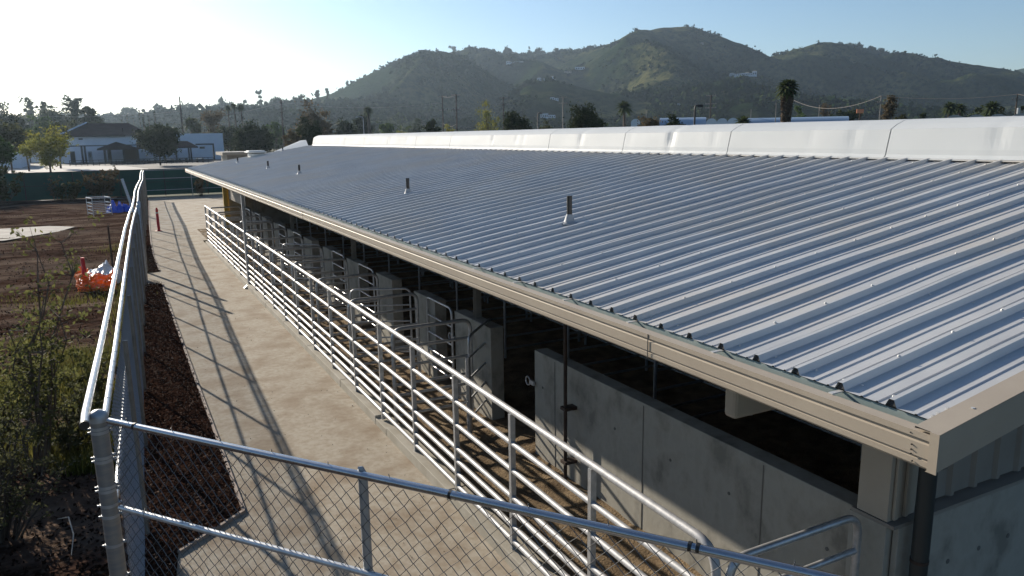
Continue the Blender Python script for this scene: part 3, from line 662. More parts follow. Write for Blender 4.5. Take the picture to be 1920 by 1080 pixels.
# pipe pen (small corral box)
cg = thing('pipe_cage', 'small square cage of galvanised pipe panels in the shaded yard', 'cage', (-.90, 53.0, 0), .25)
cg.scale = (.68, .75, .85)
for x0, y0, x1, y1 in ((-.75,-.9,.75,-.9), (.75,-.9,.75,.9), (.75,.9,-.75,.9), (-.75,.9,-.75,-.9)):
    mb = MB()
    for z in (.15, .4, .65, .9, 1.25): mb.tube([(x0,y0,z), (x1,y1,z)], .025 if z < 1.2 else .035, 6)
    mb.tube([(x0,y0,0), (x0,y0,1.27)], .03, 6); mb.build('side_panel', galv, cg)
# dead twigs and a bleached stick near the corner
mb = MB(); mb.tube([(-1.0, 9.9, .03), (-.86, 9.6, .16), (-.80, 9.2, .12), (-.82, 8.9, .03)], [.006, .008, .007, .004], 5)
simple(mb, 'dry_stick', M('bleached_wood', (.45, .40, .34), .9), 'curved bleached stick lying on the mulch left of the corner post', 'stick')

# ================================================================== PLANTS
def shrub(name, label, c, h, w_, nstem, nleaf, lsize, lm, group=None, lean=(0, 0), bare=.25, stems_dark=bark):
    t = thing(name, label, 'shrub', c, group=group); mb = MB(); cen = []
    for s in range(nstem):
        a = random.uniform(0, 2*PI); rr = w_*.5*random.random()**.5; hh = h*random.uniform(.55, 1.0)
        p0 = Vector((math.cos(a)*rr*.3, math.sin(a)*rr*.3, 0)); p3 = Vector((math.cos(a)*rr+lean[0]*hh, math.sin(a)*rr+lean[1]*hh, hh))
        pts = []
        for i in range(8):
            q = i/7; p = p0.lerp(p3, q); p += Vector((noise.noise(Vector((s, q*3, 0))), noise.noise(Vector((s, q*3, 5))), 0))*.16*h*q
            pts.append(p)
        mb.tube(pts, [.012*h**.5*(1-.75*i/7) for i in range(8)], 4, False)
        for b in range(int(5+h*3)):
            i = random.randint(2, 7); st = pts[i]; d = Vector((random.gauss(0, 1), random.gauss(0, 1), random.uniform(-.1, .9))).normalized()*random.uniform(.08, .2)*h
            mb.tube([st, st+d*.5+Vector((0,0,.01)), st+d], [.005*h**.5, .003, .0015], 3, False)
            for _ in range(max(1, int(nleaf/nstem/(5+h*3)))):
                u = random.uniform(bare, 1.05); cen.append(st+d*u+Vector((random.gauss(0, .025), random.gauss(0, .025), random.gauss(0, .025)))*h**.5)
    mb.build('stems', stems_dark, t)
    V, F = leaves(np.array([tuple(p) for p in cen]), lsize, .2); fast('foliage', V, F, lm, t); return t
L_dim = leafm('leaf_dim', (.045, .050, .026), (.11, .11, .055), .4, 5)
twig = M('dry_twig', (.035, .026, .020), .9, var=(.07, .055, .04), scale=6)
shrub('shrub', 'tall leggy shrub with small leaves reaching up at the left edge', (-1.30, 11.4, 0), 3.25, 1.0, 9, 2400, .032, L_near, lean=(.10, .04))
shrub('shrub', 'broad twiggy green shrub filling the left edge below the tall one', (-2.05, 12.0, 0), 1.65, 1.9, 24, 4200, .030, L_near)
shrub('shrub', 'dark bare twiggy shrub in the lower left corner', (-1.60, 9.6, 0), 1.35, 1.6, 34, 3600, .022, L_dim, bare=.5, stems_dark=twig)
shrub('shrub', 'green weedy bush growing close to the side fence', (-.72, 14.2, 0), 1.05, 1.0, 14, 1700, .032, L_near)
shrub('shrub', 'loose weedy bush on the grass just behind the corner post', (-.98, 11.9, 0), 1.0, 1.3, 18, 2600, .028, L_dim, stems_dark=twig)
shrub('shrub', 'small dry weed at the foot of the side fence gate posts', (.50, 27.4, 0), .8, .5, 10, 300, .03, L_olive)
shrub('shrub', 'broad brownish bush in front of the green screen, nearer the side fence', (-.9, 66.8, 0), 2.2, 3.0, 24, 2600, .10, L_brown)
shrub('shrub', 'round olive bush in front of the middle of the green screen', (-3.1, 66.6, 0), 1.5, 2.0, 20, 1500, .09, L_olive)
shrub('shrub', 'dark bush at the left end of the green screen', (-7.3, 66.0, 0), 2.3, 3.0, 24, 3200, .10, L_dark)
shrub('shrub', 'sparse dry shrub between the two bushes along the green screen', (-3.9, 67.2, 0), 1.9, 1.2, 10, 260, .08, L_brown)
shrub('shrub', 'low weed against the end fence left of the barn roof corner', (6.2, 65.4, 0), 1.5, 1.5, 14, 700, .07, L_brown)
shrub('shrub', 'low weed against the end fence under the barn roof corner', (8.6, 66.0, 0), 1.1, 1.3, 12, 500, .07, L_olive)
# grass patch (countless): blades
B0 = []; BF = []
def blades(n_, fnp, h0, h1, w_=.008):
    for _ in range(n_):
        x, y = fnp(); z = dirt_h(x, y); h = random.uniform(h0, h1); a = random.uniform(0, 2*PI); lx, ly = math.cos(a)*h*.45, math.sin(a)*h*.45; b = a+PI/2; wx, wy = math.cos(b)*w_, math.sin(b)*w_
        o = len(B0); B0.extend([(x-wx, y-wy, z), (x+wx, y+wy, z), (x+lx*.4+wx*.7, y+ly*.4+wy*.7, z+h*.6), (x+lx*.4-wx*.7, y+ly*.4-wy*.7, z+h*.6), (x+lx, y+ly, z+h)])
        BF.extend([(o, o+1, o+2, o+3), (o+3, o+2, o+4, o+4)])
def gp1():
    while True:
        x, y = random.uniform(-2.6, -.25), random.uniform(11.0, 19.5)
        if noise.noise(Vector((x*1.0, y*.55, 6)))+.55-abs(y-14.2)/6 > random.random()*.4: return x, y
def gp2():
    y = random.uniform(17, 27); return fx(y)-.1-abs(random.gauss(0, .28)), y
def gp3():
    c = random.choice([(-.6, 24.6, .6), (-.1, 35.5, .6), (-1.4, 23.6, .5), (-2.4, 24.8, .8)]); return c[0]+random.gauss(0, c[2]*.7), c[1]+random.gauss(0, c[2])
blades(13000, gp1, .08, .34); blades(2500, gp2, .08, .30); blades(1100, gp3, .05, .16)
me = D.meshes.new('grass'); me.from_pydata(B0, [], [f if f[2] != f[3] else f[:3] for f in BF]) if False else me.from_pydata(B0, [], [tuple(dict.fromkeys(f)) for f in BF]); me.materials.append(grassm); o = link('grass', me); o['kind'] = 'stuff'

def tree(name, label, base, h, wd, lm, n=900, ls=.3, cb=.3, clumps=34, trunk_r=None, group=None, shape='round', airy=0., cat='tree', nl=5):
    t = thing(name, label, cat, tuple(base), random.uniform(0, 6), group); mb = MB(); tr = trunk_r or h*.022
    ht = h*(cb+.18); top = Vector((random.uniform(-.03, .03)*h, random.uniform(-.03, .03)*h, ht))
    mb.tube([(0, 0, -.2), (top.x*.3, top.y*.3, ht*.4), tuple(top)], [tr*1.25, tr, tr*.75], 7)
    cen = []; cl = []
    for i in range(clumps):
        u = rng.normal(size=3); u /= np.linalg.norm(u); rr = (.55+.45*random.random()) if random.random() < .75 else random.random()*.6
        if shape == 'round': p = Vector((u[0]*wd*.5*rr, u[1]*wd*.5*rr, h*(cb+1)/2+u[2]*h*(1-cb)*.5*rr))
        elif shape == 'dome': p = Vector((u[0]*wd*.5*rr, u[1]*wd*.5*rr, h*cb+abs(u[2])*h*(1-cb)*rr))
        elif shape == 'tall':
            z = random.random(); p = Vector((u[0]*wd*.5*rr*(1-.7*z), u[1]*wd*.5*rr*(1-.7*z), h*(cb+(1-cb)*z*.98)))
        else:
            z = random.random()**.8; q = .55+.45*math.sin(z*6+i % 3); p = Vector((u[0]*wd*.5*q*rr, u[1]*wd*.5*q*rr, h*(cb+(1-cb)*z)))
        cl.append(p)
    for p in cl[::max(1, len(cl)//(7+nl))]:
        m_ = top.lerp(p, .5)+Vector((0, 0, -.02*h)); mb.tube([tuple(top*random.uniform(.6, 1)), tuple(m_), tuple(p)], [tr*.5, tr*.3, tr*.1], 5, False)
    mb.build('trunk', bark, t)
    sz = (wd*.5)*(.30 if not airy else .2)
    per = max(4, n//clumps)
    pts = np.concatenate([np.array(p)[None]+rng.normal(size=(per, 3))*sz*.55*(.5+random.random())*np.array([1, 1, .75]) for p in cl])
    V, F = leaves(pts, ls, .1); fast('crown', V, F, lm, t); return t
def palm(label, base, h, r, tr=.22, skirt=0, n=46, group=None, cat='palm'):
    t = thing('palm_tree', label, cat, tuple(base), random.uniform(0, 6), group)
    mb = MB(); mb.tube([(0, 0, -.2), (.02*h, 0, h*.5), (.03*h, .01*h, h-r*.5)], [tr*1.2, tr, tr*.85], 9); mb.build('trunk', bark, t)
    cx, cy, cz = .03*h, .01*h, h-r*.55; V = []; F = []
    for i in range(n):
        a = i*2.4; e = math.radians(78-120*(i/n)); L = r*random.uniform(.85, 1.1)
        for s in range(7):
            q0, q1 = s/7, (s+1)/7
            def pp(q):
                d = L*q; return Vector((cx+math.cos(a)*math.cos(e)*d, cy+math.sin(a)*math.cos(e)*d, cz+math.sin(e)*d-.45*L*q*q))
            p0, p1 = pp(q0), pp(q1); side = Vector((-math.sin(a), math.cos(a), 0))
            wd = L*.17*math.sin(PI*min(1, .15+q1*.8))
            for sg in (-1, 1):
                o = len(V); V += [tuple(p0), tuple(p1), tuple(p1+side*sg*wd+Vector((0, 0, -wd*.5))), tuple(p0+side*sg*wd*.7+Vector((0, 0, -wd*.35)))]; F.append((o, o+1, o+2, o+3))
    fast('crown', V, F, palm_m, t)
    if skirt:
        mb = MB(); pts = []; rs = []
        for i in range(26): q = i/25; pts.append((cx*(h-skirt*(1-q))/h, cy, cz-skirt*(1-q))); rs.append(tr*(1.75+.75*q*q)*(1+.10*random.random()))
        mb.tube(pts, rs, 16)
        mb.build('thatch_skirt', thatch, t)
        cc = []
        for _ in range(2600):
            q = random.random(); a = random.uniform(0, 2*PI); rr = tr*(2.5-.75*q)*random.uniform(.92, 1.15); cc.append((cx+math.cos(a)*rr, cy+math.sin(a)*rr, cz-skirt*q))
        V, F = leaves(np.array(cc), .12, 0); fast('dead_fronds', V, F, thatch, t)
    return t
def base_at(px, d, z=0): v = atd(px, 300, d); return Vector((v.x, v.y, z))
def hpx(px, py, d): return atd(px, py, d).z
TR = [ # px, ytop, crown width px, distance, leaf, crown base fraction, shape, leaves, leaf size, label
 (92, 234, 74, 118, L_yel, .16, 'round', 1500, .20, 'yellow green tree with several thin stems by the sunny court before the white building'),
 (112, 230, 36, 150, L_olive, .30, 'round', 900, .28, 'rounded olive tree top just behind the yellow green tree'),
 (20, 238, 64, 135, L_olive, .45, 'round', 1300, .28, 'dark olive round tree at the far left above the white wall'),
 (52, 243, 30, 140, L_yel, .5, 'round', 600, .25, 'small yellowish tree right of the far left olive tree'),
 (-4, 262, 42, 95, L_green, .42, 'round', 900, .2, 'bright green tree cut off by the left edge'),
 (2, 315, 34, 80, L_olive, .1, 'round', 700, .16, 'low reddish green tree above the left end of the green screen'),
 (12, 196, 48, 330, L_haze, .35, 'airy', 600, .6, 'thin grey eucalyptus at the far left of the skyline'),
 (68, 183, 30, 420, L_haze, .3, 'airy', 500, .8, 'pale hazy eucalyptus standing highest at the left skyline'),
 (55, 205, 50, 430, L_haze, .2, 'round', 500, .9, 'hazy rounded tree below the pale eucalyptus'),
 (95, 194, 22, 330, L_haze, .4, 'airy', 350, .55, 'small hazy eucalyptus between the taller ones at left'),
 (152, 185, 34, 300, L_haze, .3, 'airy', 800, .5, 'tall open eucalyptus left of the dense dark one'),
 (176, 190, 28, 280, L_dark, .2, 'round', 1100, .5, 'dense dark tall tree behind the dark roofed white building'),
 (115, 200, 60, 290, L_haze, .2, 'round', 1200, .5, 'broad grey green tree mass behind the yellow green tree'),
 (140, 215, 40, 260, L_olive, .15, 'round', 800, .4, 'olive tree behind the left end of the brown roof'),
 (80, 218, 50, 240, L_green, .2, 'round', 900, .4, 'mid green round tree far behind the court'),
 (28, 212, 60, 250, L_dark, .15, 'round', 1200, .45, 'dark broad tree behind the far left olive tree'),
 (200, 213, 16, 240, L_dark, .3, 'round', 300, .35, 'little dark tree above the brown roof of the white building'),
 (300, 235, 68, 152, L_dark, .30, 'round', 3200, .22, 'dense dark ball shaped tree in front of the white building'),
 (477, 233, 66, 165, L_dark, .12, 'round', 3000, .24, 'dense dark round tree right of the white building'),
 (590, 192, 78, 190, L_brown, .12, 'dome', 3200, .30, 'large brownish olive domed tree beyond the far end of the barn'),
 (580, 221, 52, 130, L_dark, .2, 'round', 1600, .22, 'dark tree in front of the large brownish domed tree'),
 (548, 243, 30, 120, L_brown, .2, 'round', 700, .2, 'small brown dark tree left of the ridge vent end'),
 (404, 212, 62, 230, L_brown, .3, 'airy', 900, .35, 'sparse brownish tree with showing branches above the right wing'),
 (430, 232, 46, 215, L_dark, .1, 'round', 900, .3, 'low dark tree above the right wing of the white building'),
 (375, 222, 24, 225, L_olive, .4, 'round', 400, .3, 'small olive tree left of the sparse brownish tree'),
 (520, 225, 30, 235, L_green, .2, 'round', 600, .35, 'green tree between the dark round tree and the domed tree'),
 (650, 225, 40, 240, L_dark, .15, 'round', 900, .35, 'dark tree right of the large domed tree'),
 (685, 215, 34, 260, L_dark, .15, 'round', 900, .35, 'dark tree beside the tall dark palm'),
 (728, 218, 40, 215, L_green, .1, 'dome', 1300, .28, 'mid green cone of foliage above the ridge vent'),
 (755, 232, 24, 160, L_yel, .1, 'dome', 700, .2, 'small light green tree just over the ridge vent'),
 (780, 215, 30, 300, L_haze, .1, 'round', 500, .4, 'greyish tree left of the two close poles'),
 (813, 218, 28, 150, L_dark, .15, 'round', 900, .2, 'small dark tree in front of the two close poles'),
 (840, 226, 34, 140, L_yel, .1, 'dome', 900, .18, 'light green bush behind the ridge vent between the dark tree and poplar'),
 (916, 191, 46, 175, L_yel, .12, 'round', 1000, .20, 'yellow green poplar like tree with upright limbs'),
 (968, 212, 66, 125, L_dark, .1, 'round', 2000, .2, 'dark spreading tree left of the lamp behind the ridge vent'),
 (1020, 226, 30, 150, L_olive, .1, 'round', 500, .22, 'low olive bush right of the lamp behind the ridge vent'),
 (1098, 197, 76, 118, L_dark, .08, 'round', 3000, .2, 'big dark bushy tree above the middle of the ridge vent'),
 (1214, 217, 44, 105, L_brown, .08, 'round', 1200, .16, 'dark brownish tree left of the greenhouse pole'),
 (1262, 213, 42, 105, L_dark, .08, 'round', 1400, .16, 'dark olive tree right of the brownish one before the greenhouses'),
 (1490, 200, 34, 230, L_green, .1, 'round', 700, .3, 'green tree right of the big skirted palm'),
 (1540, 196, 26, 260, L_brown, .3, 'airy', 300, .3, 'bare brown tree behind the long greenhouse'),
 (1580, 203, 44, 240, L_dark, .1, 'round', 900, .35, 'dark tree left of the orange sign pole'),
 (1660, 179, 34, 170, L_brown, .05, 'tall', 1800, .24, 'tall brown green column shaped tree at right'),
 (1683, 205, 20, 150, L_olive, .1, 'round', 500, .2, 'small yellow olive tree right of the column shaped tree'),
 (1722, 212, 16, 180, L_dark, .05, 'tall', 400, .22, 'small dark pointed tree left of the fluffy palms'),
 (1828, 200, 40, 210, L_dark, .1, 'round', 900, .3, 'dark tree below the leaning palm at right'),
 (1868, 198, 18, 200, L_olive, .2, 'tall', 350, .25, 'narrow olive tree near the right hand pole'),
 (1905, 200, 16, 205, L_dark, .05, 'tall', 350, .25, 'narrow dark cypress at the right edge'),
]
for px, yt, wpx, d, lm, cb, sh, n, ls, lab in TR:
    b = base_at(px, d); h = hpx(px, yt, d); wd = wpx*d/FPX*(1.35 if sh == 'airy' else .93)
    dense = lm in (L_dark, L_green, L_brown, L_olive) and sh != 'airy'; tree('tree', lab, b, h, wd, lm, n=int(n*(4.2 if lm is L_dark and dense else 2.4)), ls=ls*(.95 if dense else .8), cb=cb, clumps=int(18+n/60), shape=sh, airy=(sh == 'airy'), trunk_r=max(.08, h*.018))
for px, yt, d in ((236, 217, 300), (247, 213, 310), (258, 207, 305), (270, 204, 300), (277, 213, 295), (287, 214, 300), (299, 208, 290)):
    b = base_at(px, d); tree('cypress_tree', 'thin dark cypress in the row behind the brown roofed building', b, hpx(px, yt, d), 1.3, L_dark, 260, .3, .05, 16, shape='tall', group='row of cypresses behind the brown roof', airy=1, nl=0)
for px, yt, d, r, tr, lab in ((434, 196, 270, 1.6, .25, 'left of three slender palms on the hazy skyline'), (449, 193, 265, 1.7, .25, 'middle of three slender palms on the hazy skyline'), (459, 195, 262, 1.7, .25, 'right of three slender palms on the hazy skyline'),
    (697, 198, 250, 2.2, .5, 'tall dark palm near the curved street lamp'), (1170, 188, 190, 2.6, .35, 'ragged palm left of the greenhouses'), (365, 219, 225, 2.6, .3, 'low feathery palm left of the sparse brown tree'),
    (1773, 190, 190, 2.2, .3, 'left fluffy palm of the pair right of the column shaped tree'), (1790, 193, 195, 2.0, .3, 'right fluffy palm of the pair right of the column shaped tree'), (1852, 188, 180, 2.5, .28, 'windblown palm near the right hand pole'), (1392, 216, 95, 1.3, .12, 'short spiky palm poking above the ridge vent')):
    b = base_at(px, d); palm(lab, b, hpx(px, yt, d), r, tr)
b = base_at(1463, 78); palm('massive palm trunk with a shaggy skirt of dead fronds rising above the ridge vent', b, hpx(1465, 147, 78), 1.30, .205, skirt=3.3, n=80)

# ================================================================== BUILDINGS BEYOND
def at_d(px, py, Yp): return at(px, py, Yp)
sb = thing('white_school_building', 'low white building with dark brown roof and covered porch beyond the green screen', 'building', (8, 186, 0)); QO = Vector((8, 186, 0))
def sp(mb, nm, mat, par=None, bevel=0):
    o = mb.build(nm, mat, None, False, bevel); o.parent = par or sb; o.matrix_parent_inverse = Matrix.Translation(-QO) if par is None else Matrix.Identity(4); return o
def X_(px, Yp): return at(px, 300, Yp).x
def Z_(px, py, Yp): return at(px, py, Yp).z
Yb = 186; xa, xb, xc = X_(100, Yb), X_(262, Yb), X_(425, Yb); zt = Z_(190, 254, Yb); zt2 = Z_(370, 250, Yb)
mb = MB(); mb.box(xa, xb, Yb, Yb+26, 0, zt); wl = sp(mb, 'wall', white_wall)
mb = MB(); mb.box(xb+.05, xc, Yb+3, Yb+22, 0, zt2); w2 = sp(mb, 'wall', white_wall)
mb = MB(); x0, x1 = X_(120, Yb)-.5, X_(292, Yb); zr_ = Z_(200, 231, Yb+13)
mb.add([(x0, Yb-.6, zt), (x1, Yb-.6, zt-.2), (x1, Yb+27, zt-.2), (x0, Yb+27, zt), (x0+5.2, Yb+13, zr_), (x1-4.2, Yb+13, zr_)], [(0,1,5,4), (1,2,5), (2,3,4,5), (3,0,4), (3,2,1,0)])
rf = sp(mb, 'roof', shingle)
mb = MB(); mb.tube([(x0, Yb-.7, zt+.1), (x0+5.2, Yb+13, zr_+.15)], .16, 4); sp(mb, 'roof_edge', white_wall, rf)
mb = MB(); mb.tube([(X_(237, Yb), Yb+3, zt), (X_(237, Yb), Yb+3, zt+1.6)], .12, 6); sp(mb, 'roof_vent', darkmet, rf)
mb = MB(); mb.box(xa, X_(240, Yb), Yb-.75, Yb-.65, zt-.25, zt+.02); sp(mb, 'fascia', darkmet)
mb = MB(); mb.box(X_(152, Yb), X_(160, Yb), Yb-.06, Yb, Z_(156, 262, Yb), Z_(156, 259.5, Yb)); sp(mb, 'lamp', darkmet)
for a, b, t_, u in ((133, 142, 284, 303), (166, 174, 284, 303)):
    mb = MB(); mb.box(X_(a, Yb), X_(b, Yb), Yb-.08, Yb-.01, 0, Z_(a, t_, Yb)); dr = sp(mb, 'door', M('door_grey', (.16, .19, .22), .5) if a > 150 else darkmet)
    if a > 150: mb = MB(); mb.box(X_(a+2.5, Yb), X_(b-2.5, Yb), Yb-.11, Yb-.085, 1.1, 2.0); sp(mb, 'pane', glass, dr)
mb = MB(); mb.box(X_(379, Yb), X_(389, Yb), Yb+2.9, Yb+2.99, Z_(380, 279, Yb), Z_(380, 275, Yb)); sp(mb, 'window', glass)
Yc = 172
mb = MB(); mb.box(X_(128, Yc), X_(262, Yc), Yc+4, Yc+4.3, Z_(190, 274, Yc+4), Z_(190, 272, Yc+4)); sp(mb, 'pergola_beam', darkmet)
for px in (154.5, 160.5): mb = MB(); mb.box(X_(px, Yc)-.18, X_(px, Yc)+.18, Yc+4, Yc+4.3, 0, Z_(190, 272.5, Yc+4)); sp(mb, 'pergola_post', darkmet)
# gabled porch and long canopy
mb = MB(); xl, xr_, xm = X_(184, Yc), X_(264, Yc), X_(222, Yc); ze, zp = Z_(200, 279, Yc), Z_(222, 266, Yc)
mb.add([(xl, Yc, ze), (xr_, Yc, ze), (xm, Yc, zp), (xl, Yc+12, ze), (xr_, Yc+12, ze), (xm, Yc+12, zp), (xl, Yc, ze-.25), (xr_, Yc, ze-.25)], [(0,2,5,3), (2,1,4,5), (6,7,1,2,0), (3,5,4)])
pr_ = sp(mb, 'porch_roof', shingle)
for px, yy_ in ((198, 1), (208, 6), (234, 1), (260, 1), (205, 10)): mb = MB(); mb.box(X_(px, Yc)-.2, X_(px, Yc)+.2, Yc+yy_, Yc+yy_+.4, 0, ze); sp(mb, 'porch_post', darkmet)
mb = MB(); mb.box(X_(236, Yc), X_(262, Yc), Yc+11.8, Yc+12, 0, 2.6); sp(mb, 'porch_doorway', M('deep_brown', (.03, .018, .014), .8))
mb = MB(); a, b = X_(262, Yc), X_(375, Yc); z_ = Z_(330, 275, Yc)
mb.add([(a, Yc+1, z_-.1), (b, Yc+1, z_-.1), (b-1.5, Yc+7, z_+1.1), (a, Yc+7, z_+1.1), (a, Yc+1, z_-.35), (b, Yc+1, z_-.35), (b, Yc+13, z_-.35), (a, Yc+13, z_-.35)], [(0,1,2,3), (4,5,1,0), (7,6,5,4), (3,2,6,7), (1,5,6,2)])
sp(mb, 'canopy_roof', shingle)
for px in (310, 333, 357, 361): mb = MB(); mb.box(X_(px, Yc)-.15, X_(px, Yc)+.15, Yc+1.5, Yc+1.8, 0, z_-.2); sp(mb, 'canopy_post', darkmet)
mb = MB(); xg0, xg1 = X_(372, Yc), X_(407, Yc); zg = Z_(390, 270, Yc); mb.box(xg0, xg1, Yc+3, Yc+3.3, zg-.2, zg+.1).box(xg1-.3, xg1, Yc+3, Yc+3.3, 0, zg-.2); sp(mb, 'pergola_beam', darkmet)
# picnic tables and low clutter in front of the building
for i, px in enumerate((215, 240, 262, 285, 318, 345, 375)):
    t = thing('picnic_table', 'dark picnic table in the shade before the white building', 'table', (X_(px, 166), 166+(i % 2)*3, 0), .1*i, 'picnic tables before the white building')
    mb = MB(); mb.box(-.95, .95, -.4, .4, .70, .76); mb.build('tabletop', conc_pale if i % 3 == 0 else darkmet, t)
    for s in (-1, 1):
        mb = MB(); mb.box(-.95, .95, s*.75-.13, s*.75+.13, .42, .46); mb.build('bench', darkmet, t)
        mb = MB(); mb.box(s*.7-.04, s*.7+.04, -.75, .75, .36, .41).box(s*.7-.04, s*.7+.04, -.25, .25, 0, .7); mb.build('leg', darkmet, t)
hr = thing('court_railing', 'low dark railing along the front of the shaded forecourt', 'railing', (X_(130, 162), 162, 0))
mb = MB(); Lx = X_(400, 162)-X_(130, 162)
for z in (.3, .65, 1.0): mb.tube([(0, 0, z), (Lx, 0, z)], .05, 5)
mb.build('rail', darkmet, hr)
mb = MB(); 
for i in range(27): mb.tube([(Lx*i/26, 0, 0), (Lx*i/26, 0, 1.05)], .05, 5)
mb.build('posts', darkmet, hr)
# white wall building at far left
lb = thing('white_block_building', 'plain white block building at the far left behind the court', 'building', (X_(0, 160), 160, 0))
mb = MB(); Wd = X_(38, 160)-X_(-40, 160); mb.box(-Wd*.5, X_(38, 160)-X_(0, 160), 0, 18, 0, Z_(20, 265.5, 160)); mb.build('wall', white_wall, lb)
mb = MB(); mb.box(-Wd*.5-.1, X_(38, 160)-X_(0, 160)+.1, -.1, 18.1, Z_(20, 265.5, 160), Z_(20, 264.5, 160)+.1); mb.build('coping', white_wall, lb)
lb2 = thing('grey_annex_building', 'low grey building in shade between the white block and the yellow green tree', 'building', (X_(70, 200), 200, 0))
mb = MB(); mb.box(X_(40, 200)-X_(70, 200), X_(125, 200)-X_(70, 200), 0, 12, 0, 3.4); mb.build('wall', white_wall, lb2)
mb = MB(); mb.add([(X_(36, 200)-X_(70, 200), -1, 3.4), (X_(128, 200)-X_(70, 200), -1, 3.4), (X_(128, 200)-X_(70, 200), 6, 5.2), (X_(36, 200)-X_(70, 200), 6, 5.2)], [(0,1,2,3)]); mb.add([(X_(36, 200)-X_(70, 200), -1, 3.2), (X_(128, 200)-X_(70, 200), -1, 3.2), (X_(128, 200)-X_(70, 200), -1, 3.4), (X_(36, 200)-X_(70, 200), -1, 3.4)], [(0,1,2,3)]); mb.build('roof', shingle, lb2)
for px in (52, 84): mb = MB(); q = X_(px, 200)-X_(70, 200); mb.box(q-.6, q+.6, -.06, -.01, 0, 2.1); mb.build('door', darkmet, lb2)
# barns just beyond the far end of this one
s2 = thing('second_barn', 'pale sloping metal roof of the next shed beyond the barn end', 'shed', (14, 62, 0)); TO = Vector((14, 62, 0))
def s2p(mb, nm, mat): o = mb.build(nm, mat); o.parent = s2; o.matrix_parent_inverse = Matrix.Translation(-TO); return o
p0, p1, p2_, p3 = at(512, 285, 58), at(563, 263.5, 66), at(592, 262, 66), at(583, 286, 58)
mb = MB(); mb.add([tuple(p0), tuple(p3), (p3.x+1.5, p3.y+8, p2_.z), tuple(p1), (p0.x, p0.y, p0.z-.15), (p3.x, p3.y, p3.z-.15)], [(0,1,2,3), (4,5,1,0)]); s2p(mb, 'roof_panel', capm)
mb = MB(); mb.box(p0.x+.3, p3.x+1, 58.3, 66, 0, min(p0.z, p3.z)-.2); s2p(mb, 'wall', tan_dark)
s3 = thing('utility_shed', 'small dark shed with a pale flat roof edge peeking over the barn eave', 'shed', tuple(at(450, 300, 52)*Vector((1, 1, 0)) if False else (at(450, 300, 52).x, 52, 0)))
q = at(450, 300, 52); a = at(419, 287, 52); b = at(464, 287, 52)
mb = MB(); mb.box(a.x-q.x+.2, b.x-q.x, 0, 3, 0, a.z-.15); mb.build('wall', tan_dark, s3)
mb = MB(); mb.box(a.x-q.x-.1, b.x-q.x+.2, -.3, 3.2, a.z-.15, a.z+.05); mb.build('roof', tan, s3)

# greenhouses: hoop roofs
def hoops(label, px0, px1, ytop, ybot, d, nspan, facing, mats=(polym, poly_blue), group=None, depth=25):
    c = atd((px0+px1)/2, 230, d); vdir = Vector((c.x, c.y, 0)).normalized(); right = Vector((vdir.y, -vdir.x, 0))
    W = (atd(px1, 230, d)-atd(px0, 230, d)).length; zt, zb = atd((px0+px1)/2, ytop, d).z, 0.0
    t = thing('greenhouse', label, 'greenhouse', (c.x, c.y, 0), math.atan2(right.y, right.x), group)
    mb = MB(); end = MB(); n = 12
    if facing:
        sw = W/nspan
        for s in range(nspan):
            cx = -W/2+sw*(s+.5); V = []
            rr = min(sw/2, zt*.7); zc = zt-rr*.85
            for y in (0, depth):
                V += [(cx-sw/2*math.cos(PI*i/n), y, zc+rr*.85*math.sin(PI*i/n)) for i in range(n+1)]
            mb.add(V, [(i, i+1, n+2+i, n+1+i) for i in range(n)])
            end.add([(cx-sw/2, -.02, 0)]+[(cx-sw/2*math.cos(PI*i/n), -.02, zc+rr*.85*math.sin(PI*i/n)) for i in range(n+1)]+[(cx+sw/2, -.02, 0)], [tuple(range(n+3))])
        end.build('end_wall', mats[0], t)
    else:
        V = []; rr = zt*.5; zc = zt-rr
        for x in (-W/2, W/2):
            V += [(x, -rr*1.1*math.cos(PI*i/n)+rr, zc+rr*math.sin(PI*i/n)) for i in range(n+1)]
        mb.add(V, [(i, i+1, n+2+i, n+1+i) for i in range(n)]); mb.add([(-W/2, -rr*.1, 0), (W/2, -rr*.1, 0), (W/2, -rr*.1, zc), (-W/2, -rr*.1, zc)], [(0,1,2,3)])
        end.add([V[i] for i in range(n+1)], [tuple(range(n+1))]); end.build('end_wall', mats[0], t)
    mb.build('film_roof', mats[1] if not facing else mats[0], t, True); return t
hoops('single white hoop greenhouse end left of the dark trees', 1183, 1200, 223, 240, 175, 1, True)
hoops('long blue sided greenhouse behind the dark trees', 1236, 1324, 220, 240, 190, 1, False)
hoops('white hoop greenhouse with three rounded ends side by side', 1324, 1384, 221.5, 240, 175, 3, True)
hoops('long pale blue greenhouse running behind the skirted palm', 1384, 1590, 219.5, 240, 195, 1, False)
hoops('row of low grey domed greenhouse roofs at the right edge', 1768, 1932, 214, 240, 120, 4, True, (M('dusty_film', (.30, .32, .32), .6), poly_blue), depth=14)

